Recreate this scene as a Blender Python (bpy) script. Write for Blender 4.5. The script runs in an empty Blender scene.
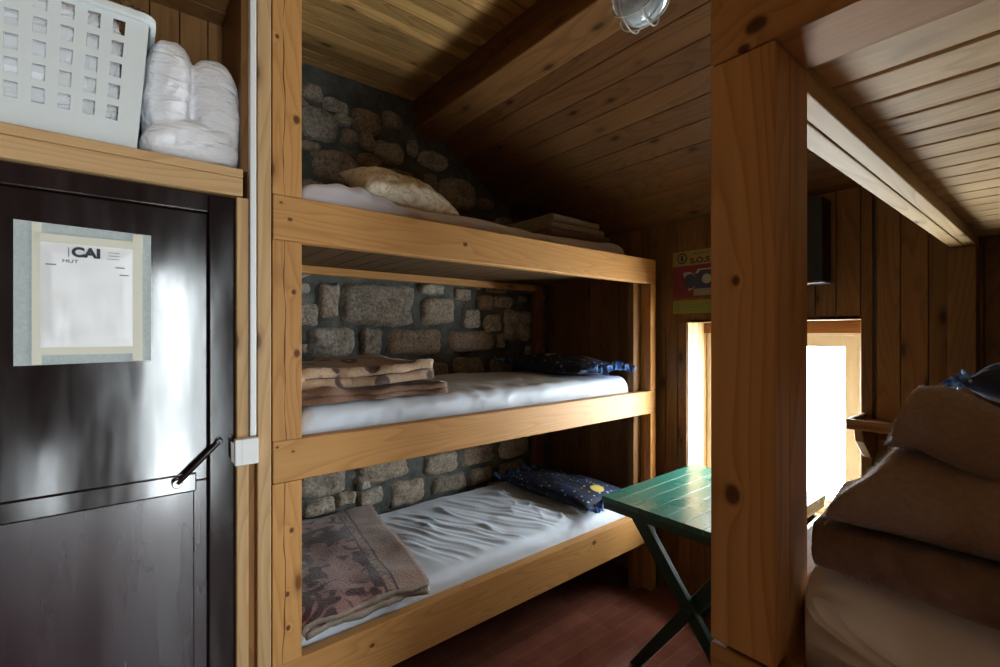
import bpy, bmesh, math, random
from mathutils import Vector, Matrix, noise
random.seed(7)
C = bpy.context.scene.collection
H = 1.45
PI = math.pi

# ------------------------------------------------------------------ node helpers
def new_mat(name):
    m = bpy.data.materials.new(name); m.use_nodes = True
    nt = m.node_tree; nt.nodes.clear()
    out = nt.nodes.new('ShaderNodeOutputMaterial')
    b = nt.nodes.new('ShaderNodeBsdfPrincipled')
    nt.links.new(b.outputs[0], out.inputs[0])
    return m, nt, b
def N(nt, typ, **kw):
    n = nt.nodes.new(typ)
    for k, v in kw.items():
        if k.startswith('i_'):
            key = k[2:]
            key = int(key) if key.isdigit() else key.replace('_', ' ')
            n.inputs[key].default_value = v
        else: setattr(n, k, v)
    return n
def L(nt, a, b): nt.links.new(a, b)
def math_n(nt, op, a, b=None, clamp=False):
    n = nt.nodes.new('ShaderNodeMath'); n.operation = op; n.use_clamp = clamp
    for i, v in enumerate((a, b)):
        if v is None: continue
        if hasattr(v, 'is_output'): nt.links.new(v, n.inputs[i])
        else: n.inputs[i].default_value = v
    return n.outputs[0]
def mixc(nt, fac, a, b, mode='MIX'):
    n = nt.nodes.new('ShaderNodeMix'); n.data_type = 'RGBA'; n.blend_type = mode
    for idx, v in ((0, fac), (6, a), (7, b)):
        if hasattr(v, 'is_output'): nt.links.new(v, n.inputs[idx])
        else: n.inputs[idx].default_value = v if idx == 0 else (v[0], v[1], v[2], 1)
    return n.outputs[2]
def ramp(nt, fac, stops):
    n = nt.nodes.new('ShaderNodeValToRGB')
    el = n.color_ramp.elements
    while len(el) < len(stops): el.new(0.5)
    for e, (p, c) in zip(el, stops):
        e.position = p; e.color = (c, c, c, 1) if isinstance(c, (int, float)) else (c[0], c[1], c[2], 1)
    nt.links.new(fac, n.inputs[0]); return n.outputs[0]
def mapped(nt, scale, off=None, rot=None):
    tc = nt.nodes.new('ShaderNodeTexCoord')
    src = tc.outputs['Object']
    if off is not None:
        a = nt.nodes.new('ShaderNodeVectorMath'); a.operation = 'ADD'
        nt.links.new(src, a.inputs[0]); nt.links.new(off, a.inputs[1]); src = a.outputs[0]
    mp = nt.nodes.new('ShaderNodeMapping'); mp.inputs['Scale'].default_value = scale
    if rot: mp.inputs['Rotation'].default_value = rot
    nt.links.new(src, mp.inputs[0]); return mp.outputs[0]
def bump(nt, b, h, strength, dist=.01):
    n = nt.nodes.new('ShaderNodeBump'); n.inputs['Strength'].default_value = strength
    n.inputs['Distance'].default_value = dist
    nt.links.new(h, n.inputs['Height']); nt.links.new(n.outputs[0], b.inputs['Normal'])

def wood(name, light, dark, axis='X', rough=.5, knots=.11, tint=.25, grain=1.0, spots=(), ring=5.0, crack=None, kscale=(3.4, 8.5)):
    m, nt, b = new_mat(name)
    g = N(nt, 'ShaderNodeNewGeometry'); r = g.outputs['Random Per Island']
    cmb = N(nt, 'ShaderNodeCombineXYZ')
    L(nt, math_n(nt, 'MULTIPLY', r, 7.3), cmb.inputs[0]); L(nt, math_n(nt, 'MULTIPLY', r, 13.7), cmb.inputs[1]); L(nt, math_n(nt, 'MULTIPLY', r, 5.1), cmb.inputs[2])
    def sc(lo, cr): return tuple(lo if a == axis else cr for a in 'XYZ')
    tc = N(nt, 'ShaderNodeTexCoord')
    sk = None; swirl = None
    for (p, rad) in spots:                                        # knots at their own places
        d = N(nt, 'ShaderNodeVectorMath', operation='SUBTRACT'); L(nt, tc.outputs['Object'], d.inputs[0]); d.inputs[1].default_value = p
        e = N(nt, 'ShaderNodeVectorMath', operation='MULTIPLY'); L(nt, d.outputs[0], e.inputs[0]); e.inputs[1].default_value = tuple(.75 / rad if a == axis else 1 / rad for a in 'XYZ')
        ln = N(nt, 'ShaderNodeVectorMath', operation='LENGTH'); L(nt, e.outputs[0], ln.inputs[0])
        k = ramp(nt, math_n(nt, 'MULTIPLY', ln.outputs['Value'], .5), [(0, .95), (.36, .85), (.5, .25), (.62, 0)])
        w = math_n(nt, 'DIVIDE', 1.0, math_n(nt, 'ADD', math_n(nt, 'MULTIPLY', ln.outputs['Value'], ln.outputs['Value']), 1.0))
        sk = k if sk is None else math_n(nt, 'MAXIMUM', sk, k); swirl = w if swirl is None else math_n(nt, 'ADD', swirl, w)
    n1 = N(nt, 'ShaderNodeTexNoise', i_Scale=1.0, i_Detail=2.0, i_Distortion=.3); L(nt, mapped(nt, sc(.5, ring), cmb.outputs[0]), n1.inputs['Vector'])
    base = n1.outputs[0]
    if swirl is not None: base = math_n(nt, 'ADD', base, math_n(nt, 'MULTIPLY', swirl, .07))
    saw = math_n(nt, 'FRACT', math_n(nt, 'MULTIPLY', base, 24))
    ringf = ramp(nt, saw, [(0, 0), (.55, .25), (.88, 1), (1, 0)])
    n2 = N(nt, 'ShaderNodeTexNoise', i_Scale=1.0, i_Detail=4.0); L(nt, mapped(nt, sc(2.5, 90), cmb.outputs[0]), n2.inputs['Vector'])
    n3 = N(nt, 'ShaderNodeTexNoise', i_Scale=1.0, i_Detail=2.0); L(nt, mapped(nt, sc(.8, 3), cmb.outputs[0]), n3.inputs['Vector'])
    f = math_n(nt, 'ADD', math_n(nt, 'MULTIPLY', ringf, .42 * grain), math_n(nt, 'MULTIPLY', n2.outputs[0], .5 * grain))
    f = math_n(nt, 'ADD', f, math_n(nt, 'MULTIPLY', math_n(nt, 'SUBTRACT', n3.outputs[0], .5), .9), clamp=True)
    col = mixc(nt, f, light, dark)
    kd = (dark[0] * .24, dark[1] * .17, dark[2] * .14)
    if knots:
        v = N(nt, 'ShaderNodeTexVoronoi', i_Scale=1.0); L(nt, mapped(nt, sc(*kscale), cmb.outputs[0]), v.inputs['Vector'])
        k = ramp(nt, v.outputs['Distance'], [(0, .9), (knots * .6, .8), (knots, .3), (knots * 1.9, 0)])
        col = mixc(nt, k, col, kd)
    if sk is not None: col = mixc(nt, sk, col, kd)
    if crack is not None:                                         # long drying crack wandering along the grain
        sp = N(nt, 'ShaderNodeSeparateXYZ'); L(nt, tc.outputs['Object'], sp.inputs[0])
        cn = N(nt, 'ShaderNodeTexNoise', i_Scale=1.0, i_Detail=2.0); L(nt, mapped(nt, (0, 0, 3.2)), cn.inputs['Vector'])
        off = math_n(nt, 'SUBTRACT', math_n(nt, 'SUBTRACT', sp.outputs[0], crack), math_n(nt, 'MULTIPLY', math_n(nt, 'SUBTRACT', cn.outputs[0], .5), .05))
        cn2 = N(nt, 'ShaderNodeTexNoise', i_Scale=1.0); L(nt, mapped(nt, (0, 0, 6)), cn2.inputs['Vector'])
        wd = math_n(nt, 'MULTIPLY', math_n(nt, 'SUBTRACT', cn2.outputs[0], .36), .009)
        col = mixc(nt, math_n(nt, 'MULTIPLY', math_n(nt, 'LESS_THAN', math_n(nt, 'ABSOLUTE', off), wd), .85), col, kd)
    t = math_n(nt, 'MULTIPLY_ADD', r, tint); t.node.inputs[2].default_value = 1 - tint * .6
    hs = N(nt, 'ShaderNodeHueSaturation'); L(nt, t, hs.inputs['Value']); L(nt, col, hs.inputs['Color'])
    L(nt, hs.outputs[0], b.inputs['Base Color'])
    b.inputs['Roughness'].default_value = rough; b.inputs['Specular IOR Level'].default_value = .2
    bump(nt, b, n2.outputs[0], .15, .004)
    return m

def plain(name, col, rough=.5, metal=0, noise_amt=0.0, nscale=30, bump_s=0, sheen=0, coat=0, spec=.5):
    m, nt, b = new_mat(name)
    b.inputs['Roughness'].default_value = rough; b.inputs['Metallic'].default_value = metal
    b.inputs['Specular IOR Level'].default_value = spec
    b.inputs['Coat Weight'].default_value = coat
    if sheen:
        b.inputs['Sheen Weight'].default_value = sheen; b.inputs['Sheen Roughness'].default_value = .4
    n = N(nt, 'ShaderNodeTexNoise', i_Scale=nscale, i_Detail=4.0); L(nt, mapped(nt, (1, 1, 1)), n.inputs['Vector'])
    c2 = tuple(max(0, x * (1 - noise_amt)) for x in col); c3 = tuple(min(1, x * (1 + noise_amt)) for x in col)
    L(nt, mixc(nt, n.outputs[0], c2, c3), b.inputs['Base Color'])
    if bump_s: bump(nt, b, n.outputs[0], bump_s, .01)
    return m

# ------------------------------------------------------------------ materials
M = {}
pl, pd = (.61, .325, .115), (.40, .17, .045)
for ax in 'XYZ':
    M['pine' + ax] = wood('pine_' + ax, pl, pd, ax, .48)
    M['panel' + ax] = wood('panel_' + ax, (.29, .145, .053), (.15, .064, .021), ax, .42, knots=.12, tint=.35)
    M['oldpine' + ax] = wood('oldpine_' + ax, (.46, .225, .072), (.27, .11, .03), ax, .5)
    M['raw' + ax] = wood('raw_' + ax, (.62, .43, .22), (.38, .23, .10), ax, .65, knots=.09, tint=.25)
M['pale'] = wood('pale_Z', (.70, .47, .25), (.48, .28, .12), 'Z', .5)
M['paleX'] = wood('pale_X', (.70, .46, .23), (.47, .26, .11), 'X', .5)
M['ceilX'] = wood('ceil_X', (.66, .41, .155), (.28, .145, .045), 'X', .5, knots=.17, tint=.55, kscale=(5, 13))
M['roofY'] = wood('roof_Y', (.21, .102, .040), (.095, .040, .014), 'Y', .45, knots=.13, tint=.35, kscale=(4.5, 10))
B0 = (1.35, 1.95, 0); B1 = (1.45, -.15, 0)
def rel(L_, o, ax): return [((p[0] - o[0], ax - o[1], p[1] - o[2]), r) for p, r in L_]
M['postpine'] = wood('post_pine', pl, pd, 'Z', .48, spots=rel([((.353, 2.34), .006), ((.408, 2.106), .011), ((.394, .85), .007), ((.382, .659), .007), ((.384, .556), .007), ((.400, 1.577), .007), ((.409, 1.389), .010)], B0, 1.5), crack=.374 - 1.35)
M['railpine'] = wood('rail_pine', pl, pd, 'X', .48, knots=.05, spots=rel([((.389, 1.797), .006), ((.364, 1.844), .004), ((.398, 1.09), .004), ((.353, 1.109), .004), ((1.035, 1.799), .009), ((1.811, .411), .012), ((.652, .39), .008)], B0, 1.5))
M['nearpost'] = wood('near_post', (.56, .275, .09), (.29, .115, .03), 'Z', .5, knots=0, ring=4.0, spots=[((.566 - 1.45, y + .15, z), r) for y, z, r in [(.258, 1.257, .010), (.254, 1.513, .005)]])
M['headbeam'] = wood('head_beam_pine', (.50, .235, .072), (.25, .095, .024), 'Y', .7, knots=0, spots=[((.566 - 1.45, y + .15, z), r) for y, z, r in [(.231, 1.806, .010), (.245, 1.785, .006), (.262, 1.86, .006), (.235, 1.86, .008)]])
M['darkslat'] = wood('dark_slat_Y', (.135, .080, .040), (.065, .034, .016), 'Y', .6)
M['cream'] = plain('cream_paint', (.84, .82, .74), .4, noise_amt=.04)
M['white_plastic'] = plain('white_plastic', (.82, .83, .82), .35, noise_amt=.02)
M['sheet'] = plain('white_sheet', (.63, .69, .78), .85, noise_amt=.03, nscale=160, bump_s=.08, sheen=.2)
M['lilac_sheet'] = plain('lilac_sheet', (.68, .64, .69), .85, noise_amt=.04, nscale=160, bump_s=.08, sheen=.2)
def mat_bunksheet():
    m, nt, b = new_mat('greyish_sheet'); b.inputs['Base Color'].default_value = (.88, .79, .75, 1); b.inputs['Roughness'].default_value = .85
    n = N(nt, 'ShaderNodeTexNoise', i_Scale=1.0, i_Detail=1.5, i_Distortion=.9); L(nt, mapped(nt, (4, 5, 13), rot=(.5, 0, 0)), n.inputs['Vector'])
    r_ = math_n(nt, 'POWER', math_n(nt, 'SUBTRACT', 1.0, math_n(nt, 'ABSOLUTE', math_n(nt, 'MULTIPLY', math_n(nt, 'SUBTRACT', n.outputs[0], .5), 5)), clamp=True), 3.0)
    bump(nt, b, r_, .5, .012); return m
M['bunksheet'] = mat_bunksheet()
def mat_duvet():
    m, nt, b = new_mat('duvet_cotton'); b.inputs['Base Color'].default_value = (.86, .86, .90, 1); b.inputs['Roughness'].default_value = .8
    n = N(nt, 'ShaderNodeTexNoise', i_Scale=1.0, i_Detail=3.0, i_Distortion=.8); L(nt, mapped(nt, (16, 16, 42), rot=(0, .35, 0)), n.inputs['Vector'])
    bump(nt, b, n.outputs[0], .9, .014); return m
M['duvet'] = mat_duvet()
M['brown_wool'] = plain('brown_wool', (.30, .19, .13), .95, noise_amt=.25, nscale=170, bump_s=.35, sheen=.35)
M['dark_wool'] = plain('dark_wool', (.18, .10, .072), .95, noise_amt=.55, nscale=60, bump_s=.35, sheen=.3)
M['choc_wool'] = plain('chocolate_wool', (.16, .075, .04), .95, noise_amt=.3, nscale=140, bump_s=.4, sheen=.3)
def mat_nap():
    m, nt, b = new_mat('wool_nap'); b.inputs['Base Color'].default_value = (.24, .15, .10, 1); b.inputs['Roughness'].default_value = .9
    t = nt.nodes.new('ShaderNodeBsdfTranslucent'); t.inputs[0].default_value = (.5, .38, .30, 1); mx = nt.nodes.new('ShaderNodeMixShader'); mx.inputs[0].default_value = .5
    L(nt, b.outputs[0], mx.inputs[1]); L(nt, t.outputs[0], mx.inputs[2]); L(nt, mx.outputs[0], [n for n in nt.nodes if n.type == 'OUTPUT_MATERIAL'][0].inputs[0]); return m
M['nap'] = mat_nap()
M['grey_wool'] = plain('grey_wool', (.30, .235, .18), .95, noise_amt=.3, nscale=70, bump_s=.4, sheen=.3)
M['black_box'] = plain('black_metal', (.012, .012, .014), .45)
M['steel'] = plain('grey_steel', (.65, .66, .66), .4, metal=.6)
M['wire'] = plain('wire_white', (.70, .68, .62), .4)
M['ink'] = plain('ink', (.02, .025, .04), .6)
M['greyink'] = plain('grey_ink', (.16, .17, .20), .7)
M['card'] = plain('grey_card', (.47, .53, .53), .85, noise_amt=.22, nscale=160, bump_s=.1)
M['tape'] = plain('masking_tape', (.74, .72, .60), .6, noise_amt=.04)
M['film'] = plain('plastic_film', (.94, .94, .95), .5)
M['stuffing'] = plain('plastic_bag', (.86, .86, .88), .25, noise_amt=.08, nscale=24)
M['poster_y'] = plain('poster_yellow', (.36, .26, .06), .6, noise_amt=.08)
M['poster_r'] = plain('poster_red', (.20, .022, .03), .6)
M['poster_g'] = plain('poster_lime', (.30, .29, .03), .6)
M['poster_n'] = plain('poster_navy', (.035, .05, .09), .6)
M['poster_w'] = plain('poster_white', (.42, .40, .36), .6)
M['poster_b'] = plain('poster_beige', (.30, .24, .15), .6)
M['darkwall'] = plain('dark_partition', (.05, .035, .025), .7)
M['plaster'] = plain('old_plaster', (.17, .13, .09), .9, noise_amt=.1, nscale=6)

def mat_floor():
    m, nt, b = new_mat('red_tiles')
    br = N(nt, 'ShaderNodeTexBrick', i_Scale=1.0, i_Mortar_Size=.0014, i_Brick_Width=.36, i_Row_Height=.070, i_Mortar_Smooth=.3)
    br.inputs['Color1'].default_value = (.235, .08, .05, 1); br.inputs['Color2'].default_value = (.18, .06, .038, 1); br.inputs['Mortar'].default_value = (.24, .125, .09, 1)
    L(nt, mapped(nt, (1, 1, 1)), br.inputs['Vector'])
    n = N(nt, 'ShaderNodeTexNoise', i_Scale=9.0, i_Detail=5.0); L(nt, mapped(nt, (1, 1, 1)), n.inputs['Vector'])
    L(nt, mixc(nt, .5, br.outputs[0], ramp(nt, n.outputs[0], [(.3, .55), (.7, 1.0)]), 'MULTIPLY'), b.inputs['Base Color'])
    b.inputs['Roughness'].default_value = .24
    bump(nt, b, br.outputs['Fac'], -.2, .004); return m
M['floor'] = mat_floor()
M['taupe'] = plain('taupe_wool', (.27, .22, .17), .95, noise_amt=.3, nscale=150, bump_s=.3)

def mat_stone():
    m, nt, b = new_mat('field_stone')
    g = N(nt, 'ShaderNodeNewGeometry')
    n = N(nt, 'ShaderNodeTexNoise', i_Scale=14.0, i_Detail=8.0, i_Roughness=.7); L(nt, mapped(nt, (1, 1, 1)), n.inputs['Vector'])
    n2 = N(nt, 'ShaderNodeTexNoise', i_Scale=70.0, i_Detail=6.0, i_Roughness=.7); L(nt, mapped(nt, (1, 1, 1)), n2.inputs['Vector'])
    base = ramp(nt, g.outputs['Random Per Island'], [(0, (.46, .40, .32)), (.25, (.38, .28, .20)), (.5, (.54, .51, .44)), (.75, (.34, .29, .235)), (1, (.58, .54, .47))])
    c = mixc(nt, .9, base, ramp(nt, n.outputs[0], [(.28, .35), (.5, .95), (.75, 1.3)]), 'MULTIPLY')
    c = mixc(nt, .9, c, ramp(nt, n2.outputs[0], [(.34, .40), (.6, 1.3)]), 'MULTIPLY')
    L(nt, c, b.inputs['Base Color']); b.inputs['Roughness'].default_value = .95
    h = math_n(nt, 'ADD', n2.outputs[0], n.outputs[0]); bump(nt, b, h, .9, .012); return m
M['stone'] = mat_stone()
def mat_mortar():
    m, nt, b = new_mat('dark_mortar')
    n = N(nt, 'ShaderNodeTexNoise', i_Scale=11.0, i_Detail=8.0, i_Roughness=.7); L(nt, mapped(nt, (1, 1, 1)), n.inputs['Vector'])
    L(nt, ramp(nt, n.outputs[0], [(.3, (.05, .055, .05)), (.55, (.12, .13, .12)), (.75, (.22, .22, .195))]), b.inputs['Base Color'])
    b.inputs['Roughness'].default_value = .95; bump(nt, b, n.outputs[0], .9, .02); return m
M['mortar'] = mat_mortar()

def mat_door(nm='black_brown_gloss', r0=.08, r1=.20, sc=(16, 16, 3), c0=(.010, .006, .006), c1=(.022, .012, .012)):
    m, nt, b = new_mat(nm)
    n = N(nt, 'ShaderNodeTexNoise', i_Scale=1.0, i_Detail=5.0); L(nt, mapped(nt, sc), n.inputs['Vector'])
    n2 = N(nt, 'ShaderNodeTexNoise', i_Scale=1.0, i_Detail=2.0); L(nt, mapped(nt, (9, 9, 2.2)), n2.inputs['Vector'])
    L(nt, mixc(nt, n.outputs[0], c0, c1), b.inputs['Base Color'])
    L(nt, ramp(nt, n.outputs[0], [(.3, r0), (.7, r1)]), b.inputs['Roughness'])
    bump(nt, b, n2.outputs[0], .07, .012)
    b.inputs['Specular IOR Level'].default_value = .8
    return m
M['door'] = mat_door(); M['door_glare'] = mat_door('black_brown_painted_glare', .15, .30, (9, 9, 1.0), (.012, .007, .009), (.045, .026, .034))  # lower leaf: lighter, rougher finish stands in for soft reflected streaks

def mat_green():
    m, nt, b = new_mat('green_gloss_paint')
    n = N(nt, 'ShaderNodeTexNoise', i_Scale=1.0, i_Detail=5.0); L(nt, mapped(nt, (6, 60, 60)), n.inputs['Vector'])
    n2 = N(nt, 'ShaderNodeTexNoise', i_Scale=5.0, i_Detail=2.0); L(nt, mapped(nt, (1, 1, 1)), n2.inputs['Vector'])
    c = mixc(nt, n.outputs[0], (.010, .085, .062), (.028, .15, .11))
    L(nt, c, b.inputs['Base Color'])
    L(nt, ramp(nt, n2.outputs[0], [(.3, .24), (.7, .34)]), b.inputs['Roughness'])
    bump(nt, b, n.outputs[0], .08, .004); return m
M['green'] = mat_green()
M['green_dark'] = plain('dark_green_paint', (.012, .045, .038), .35, noise_amt=.2)

def mat_space(name, moon_at=None, moon_r=.04):
    m, nt, b = new_mat(name)
    v = N(nt, 'ShaderNodeTexVoronoi', i_Scale=44.0); L(nt, mapped(nt, (1, 1, .6)), v.inputs['Vector'])
    sx = N(nt, 'ShaderNodeSeparateColor'); L(nt, v.outputs['Color'], sx.inputs[0])
    dot = math_n(nt, 'LESS_THAN', v.outputs['Distance'], math_n(nt, 'MULTIPLY', sx.outputs[0], .36))
    keep = math_n(nt, 'GREATER_THAN', sx.outputs[1], .25)
    c = mixc(nt, math_n(nt, 'GREATER_THAN', sx.outputs[2], .55), (.50, .38, .13), (.45, .47, .52))
    n = N(nt, 'ShaderNodeTexNoise', i_Scale=9.0, i_Detail=2.0); L(nt, mapped(nt, (1, 1, 1)), n.inputs['Vector'])
    base = mixc(nt, ramp(nt, n.outputs[0], [(.4, 0), (.65, 1)]), (.005, .007, .018), (.010, .022, .075))
    col = mixc(nt, math_n(nt, 'MULTIPLY', math_n(nt, 'MULTIPLY', dot, keep), .75), base, c)
    if moon_at:
        d = N(nt, 'ShaderNodeVectorMath', operation='DISTANCE'); tc = N(nt, 'ShaderNodeTexCoord')
        f2 = N(nt, 'ShaderNodeVectorMath', operation='MULTIPLY'); L(nt, tc.outputs['Object'], f2.inputs[0]); f2.inputs[1].default_value = (1, 1, .2)
        L(nt, f2.outputs[0], d.inputs[0]); d.inputs[1].default_value = moon_at
        col = mixc(nt, math_n(nt, 'LESS_THAN', d.outputs['Value'], moon_r), col, (.60, .46, .10))
    L(nt, col, b.inputs['Base Color']); b.inputs['Roughness'].default_value = .8; return m
M['space_moon'] = mat_space('starry_navy_moon', (.02, -.235, .016), .038); M['space_orange'] = mat_space('starry_navy_orange', (-.05, .02, .016), .032)
M['space'] = mat_space('starry_navy_cotton')
def mat_frill():
    m, nt, b = new_mat('blue_cotton_frill')
    n = N(nt, 'ShaderNodeTexNoise', i_Scale=26.0, i_Detail=2.0); L(nt, mapped(nt, (1, 1, 1)), n.inputs['Vector'])
    L(nt, ramp(nt, n.outputs[0], [(.35, (.006, .014, .06)), (.5, (.03, .11, .36)), (.64, (.22, .42, .70))]), b.inputs['Base Color'])
    b.inputs['Roughness'].default_value = .7; return m
M['frill'] = mat_frill()
def mat_creampillow():
    m, nt, b = new_mat('cream_damask')
    n = N(nt, 'ShaderNodeTexNoise', i_Scale=20.0, i_Detail=3.0, i_Distortion=1.5); L(nt, mapped(nt, (1, 1, 1)), n.inputs['Vector'])
    L(nt, ramp(nt, n.outputs[0], [(.40, (.74, .66, .52)), (.47, (.50, .38, .22)), (.52, (.72, .64, .50)), (.62, (.78, .72, .60))]), b.inputs['Base Color'])
    b.inputs['Roughness'].default_value = .85; return m
M['creampillow'] = mat_creampillow()
def mat_floral():
    m, nt, b = new_mat('mauve_floral_wool')
    tc = N(nt, 'ShaderNodeTexCoord'); sp = N(nt, 'ShaderNodeSeparateXYZ'); L(nt, tc.outputs['Object'], sp.inputs[0])
    x = math_n(nt, 'MULTIPLY_ADD', sp.outputs[1], .135); x.node.inputs[2].default_value = 0
    x = math_n(nt, 'SUBTRACT', sp.outputs[0], x)                   # band runs a little askew across the blanket
    n = N(nt, 'ShaderNodeTexNoise', i_Scale=11.0, i_Detail=1.2, i_Distortion=1.3); L(nt, mapped(nt, (1, 1, 1)), n.inputs['Vector'])
    fl = ramp(nt, n.outputs[0], [(.47, 0), (.53, 1)])
    left = math_n(nt, 'LESS_THAN', x, .05)
    def line(c, w): return math_n(nt, 'LESS_THAN', math_n(nt, 'ABSOLUTE', math_n(nt, 'SUBTRACT', x, c)), w)
    lines = math_n(nt, 'ADD', line(.055, .005), line(.095, .005), clamp=True)
    n3 = N(nt, 'ShaderNodeTexNoise', i_Scale=60.0, i_Detail=2.0); L(nt, mapped(nt, (1, 1, 1)), n3.inputs['Vector'])
    inband = math_n(nt, 'MULTIPLY', line(.075, .014), ramp(nt, n3.outputs[0], [(.5, 0), (.56, .8)]))
    d = math_n(nt, 'ADD', math_n(nt, 'MULTIPLY', left, fl), math_n(nt, 'ADD', lines, inband), clamp=True)
    n2 = N(nt, 'ShaderNodeTexNoise', i_Scale=130.0, i_Detail=4.0); L(nt, mapped(nt, (1, 1, 1)), n2.inputs['Vector'])
    lt = mixc(nt, left, (.27, .165, .125), (.31, .165, .15))
    c = mixc(nt, d, lt, (.050, .012, .018))
    c = mixc(nt, .7, c, ramp(nt, n2.outputs[0], [(.3, .6), (.7, 1.2)]), 'MULTIPLY')
    L(nt, c, b.inputs['Base Color']); b.inputs['Roughness'].default_value = .95
    b.inputs['Sheen Weight'].default_value = .3; bump(nt, b, n2.outputs[0], .4, .01); return m
M['floral'] = mat_floral()
def mat_motif():
    m, nt, b = new_mat('beige_motif_wool')
    v = N(nt, 'ShaderNodeTexVoronoi', i_Scale=1.0); L(nt, mapped(nt, (11, 9, 14)), v.inputs['Vector'])
    d = ramp(nt, v.outputs['Distance'], [(.08, 0), (.14, 1), (.34, 1), (.40, 0)])
    n = N(nt, 'ShaderNodeTexNoise', i_Scale=7.0, i_Detail=1.0); L(nt, mapped(nt, (1, 1, 1)), n.inputs['Vector'])
    d = math_n(nt, 'MULTIPLY', d, ramp(nt, n.outputs[0], [(.30, 0), (.36, 1)]))
    n2 = N(nt, 'ShaderNodeTexNoise', i_Scale=120.0, i_Detail=4.0); L(nt, mapped(nt, (1, 1, 1)), n2.inputs['Vector'])
    c = mixc(nt, d, (.42, .275, .17), (.07, .030, .02))
    c = mixc(nt, .6, c, ramp(nt, n2.outputs[0], [(.3, .65), (.7, 1.15)]), 'MULTIPLY')
    L(nt, c, b.inputs['Base Color']); b.inputs['Roughness'].default_value = .95
    b.inputs['Sheen Weight'].default_value = .3; bump(nt, b, n2.outputs[0], .4, .01); return m
M['motif'] = mat_motif()
def mat_glass(name, tint, gl):
    m = bpy.data.materials.new(name); m.use_nodes = True; nt = m.node_tree; nt.nodes.clear()
    out = nt.nodes.new('ShaderNodeOutputMaterial'); mx = nt.nodes.new('ShaderNodeMixShader')
    t = nt.nodes.new('ShaderNodeBsdfTransparent'); t.inputs[0].default_value = (*tint, 1)
    g = nt.nodes.new('ShaderNodeBsdfGlossy'); g.inputs['Roughness'].default_value = .03
    mx.inputs[0].default_value = gl
    L(nt, t.outputs[0], mx.inputs[1]); L(nt, g.outputs[0], mx.inputs[2]); L(nt, mx.outputs[0], out.inputs[0]); return m
M['pane'] = mat_glass('window_glass', (.96, .98, .98), .05); M['pane_film'] = mat_glass('clear_bag_film', (.86, .85, .85), .30)
def mat_lampglass():
    m, nt, b = new_mat('ribbed_lamp_glass')
    b.inputs['Base Color'].default_value = (.72, .80, .84, 1); b.inputs['Roughness'].default_value = .25
    b.inputs['Transmission Weight'].default_value = .35
    n = N(nt, 'ShaderNodeTexNoise', i_Scale=45.0, i_Detail=3.0); L(nt, mapped(nt, (1, 1, 1)), n.inputs['Vector'])
    bump(nt, b, n.outputs[0], .5, .01); return m
M['lampglass'] = mat_lampglass()
def mat_basket():
    m, nt, b = new_mat('milky_plastic')
    b.inputs['Base Color'].default_value = (.74, .78, .78, 1); b.inputs['Roughness'].default_value = .35
    b.inputs['Subsurface Weight'].default_value = .15; b.inputs['Subsurface Radius'].default_value = (.02, .02, .02)
    return m
M['basket'] = mat_basket()

# ------------------------------------------------------------------ object helpers
WORLD = {}
def setp(o, label=None, cat=None, group=None, kind=None):
    if label: o['label'] = label
    if cat: o['category'] = cat
    if group: o['group'] = group
    if kind: o['kind'] = kind
    return o
def thing(name, label, cat, loc, group=None, kind=None):
    o = bpy.data.objects.new(name, None); o.empty_display_size = .05; C.objects.link(o)
    o.location = loc; WORLD[o.name] = Vector(loc)
    return setp(o, label, cat, group, kind)

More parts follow.
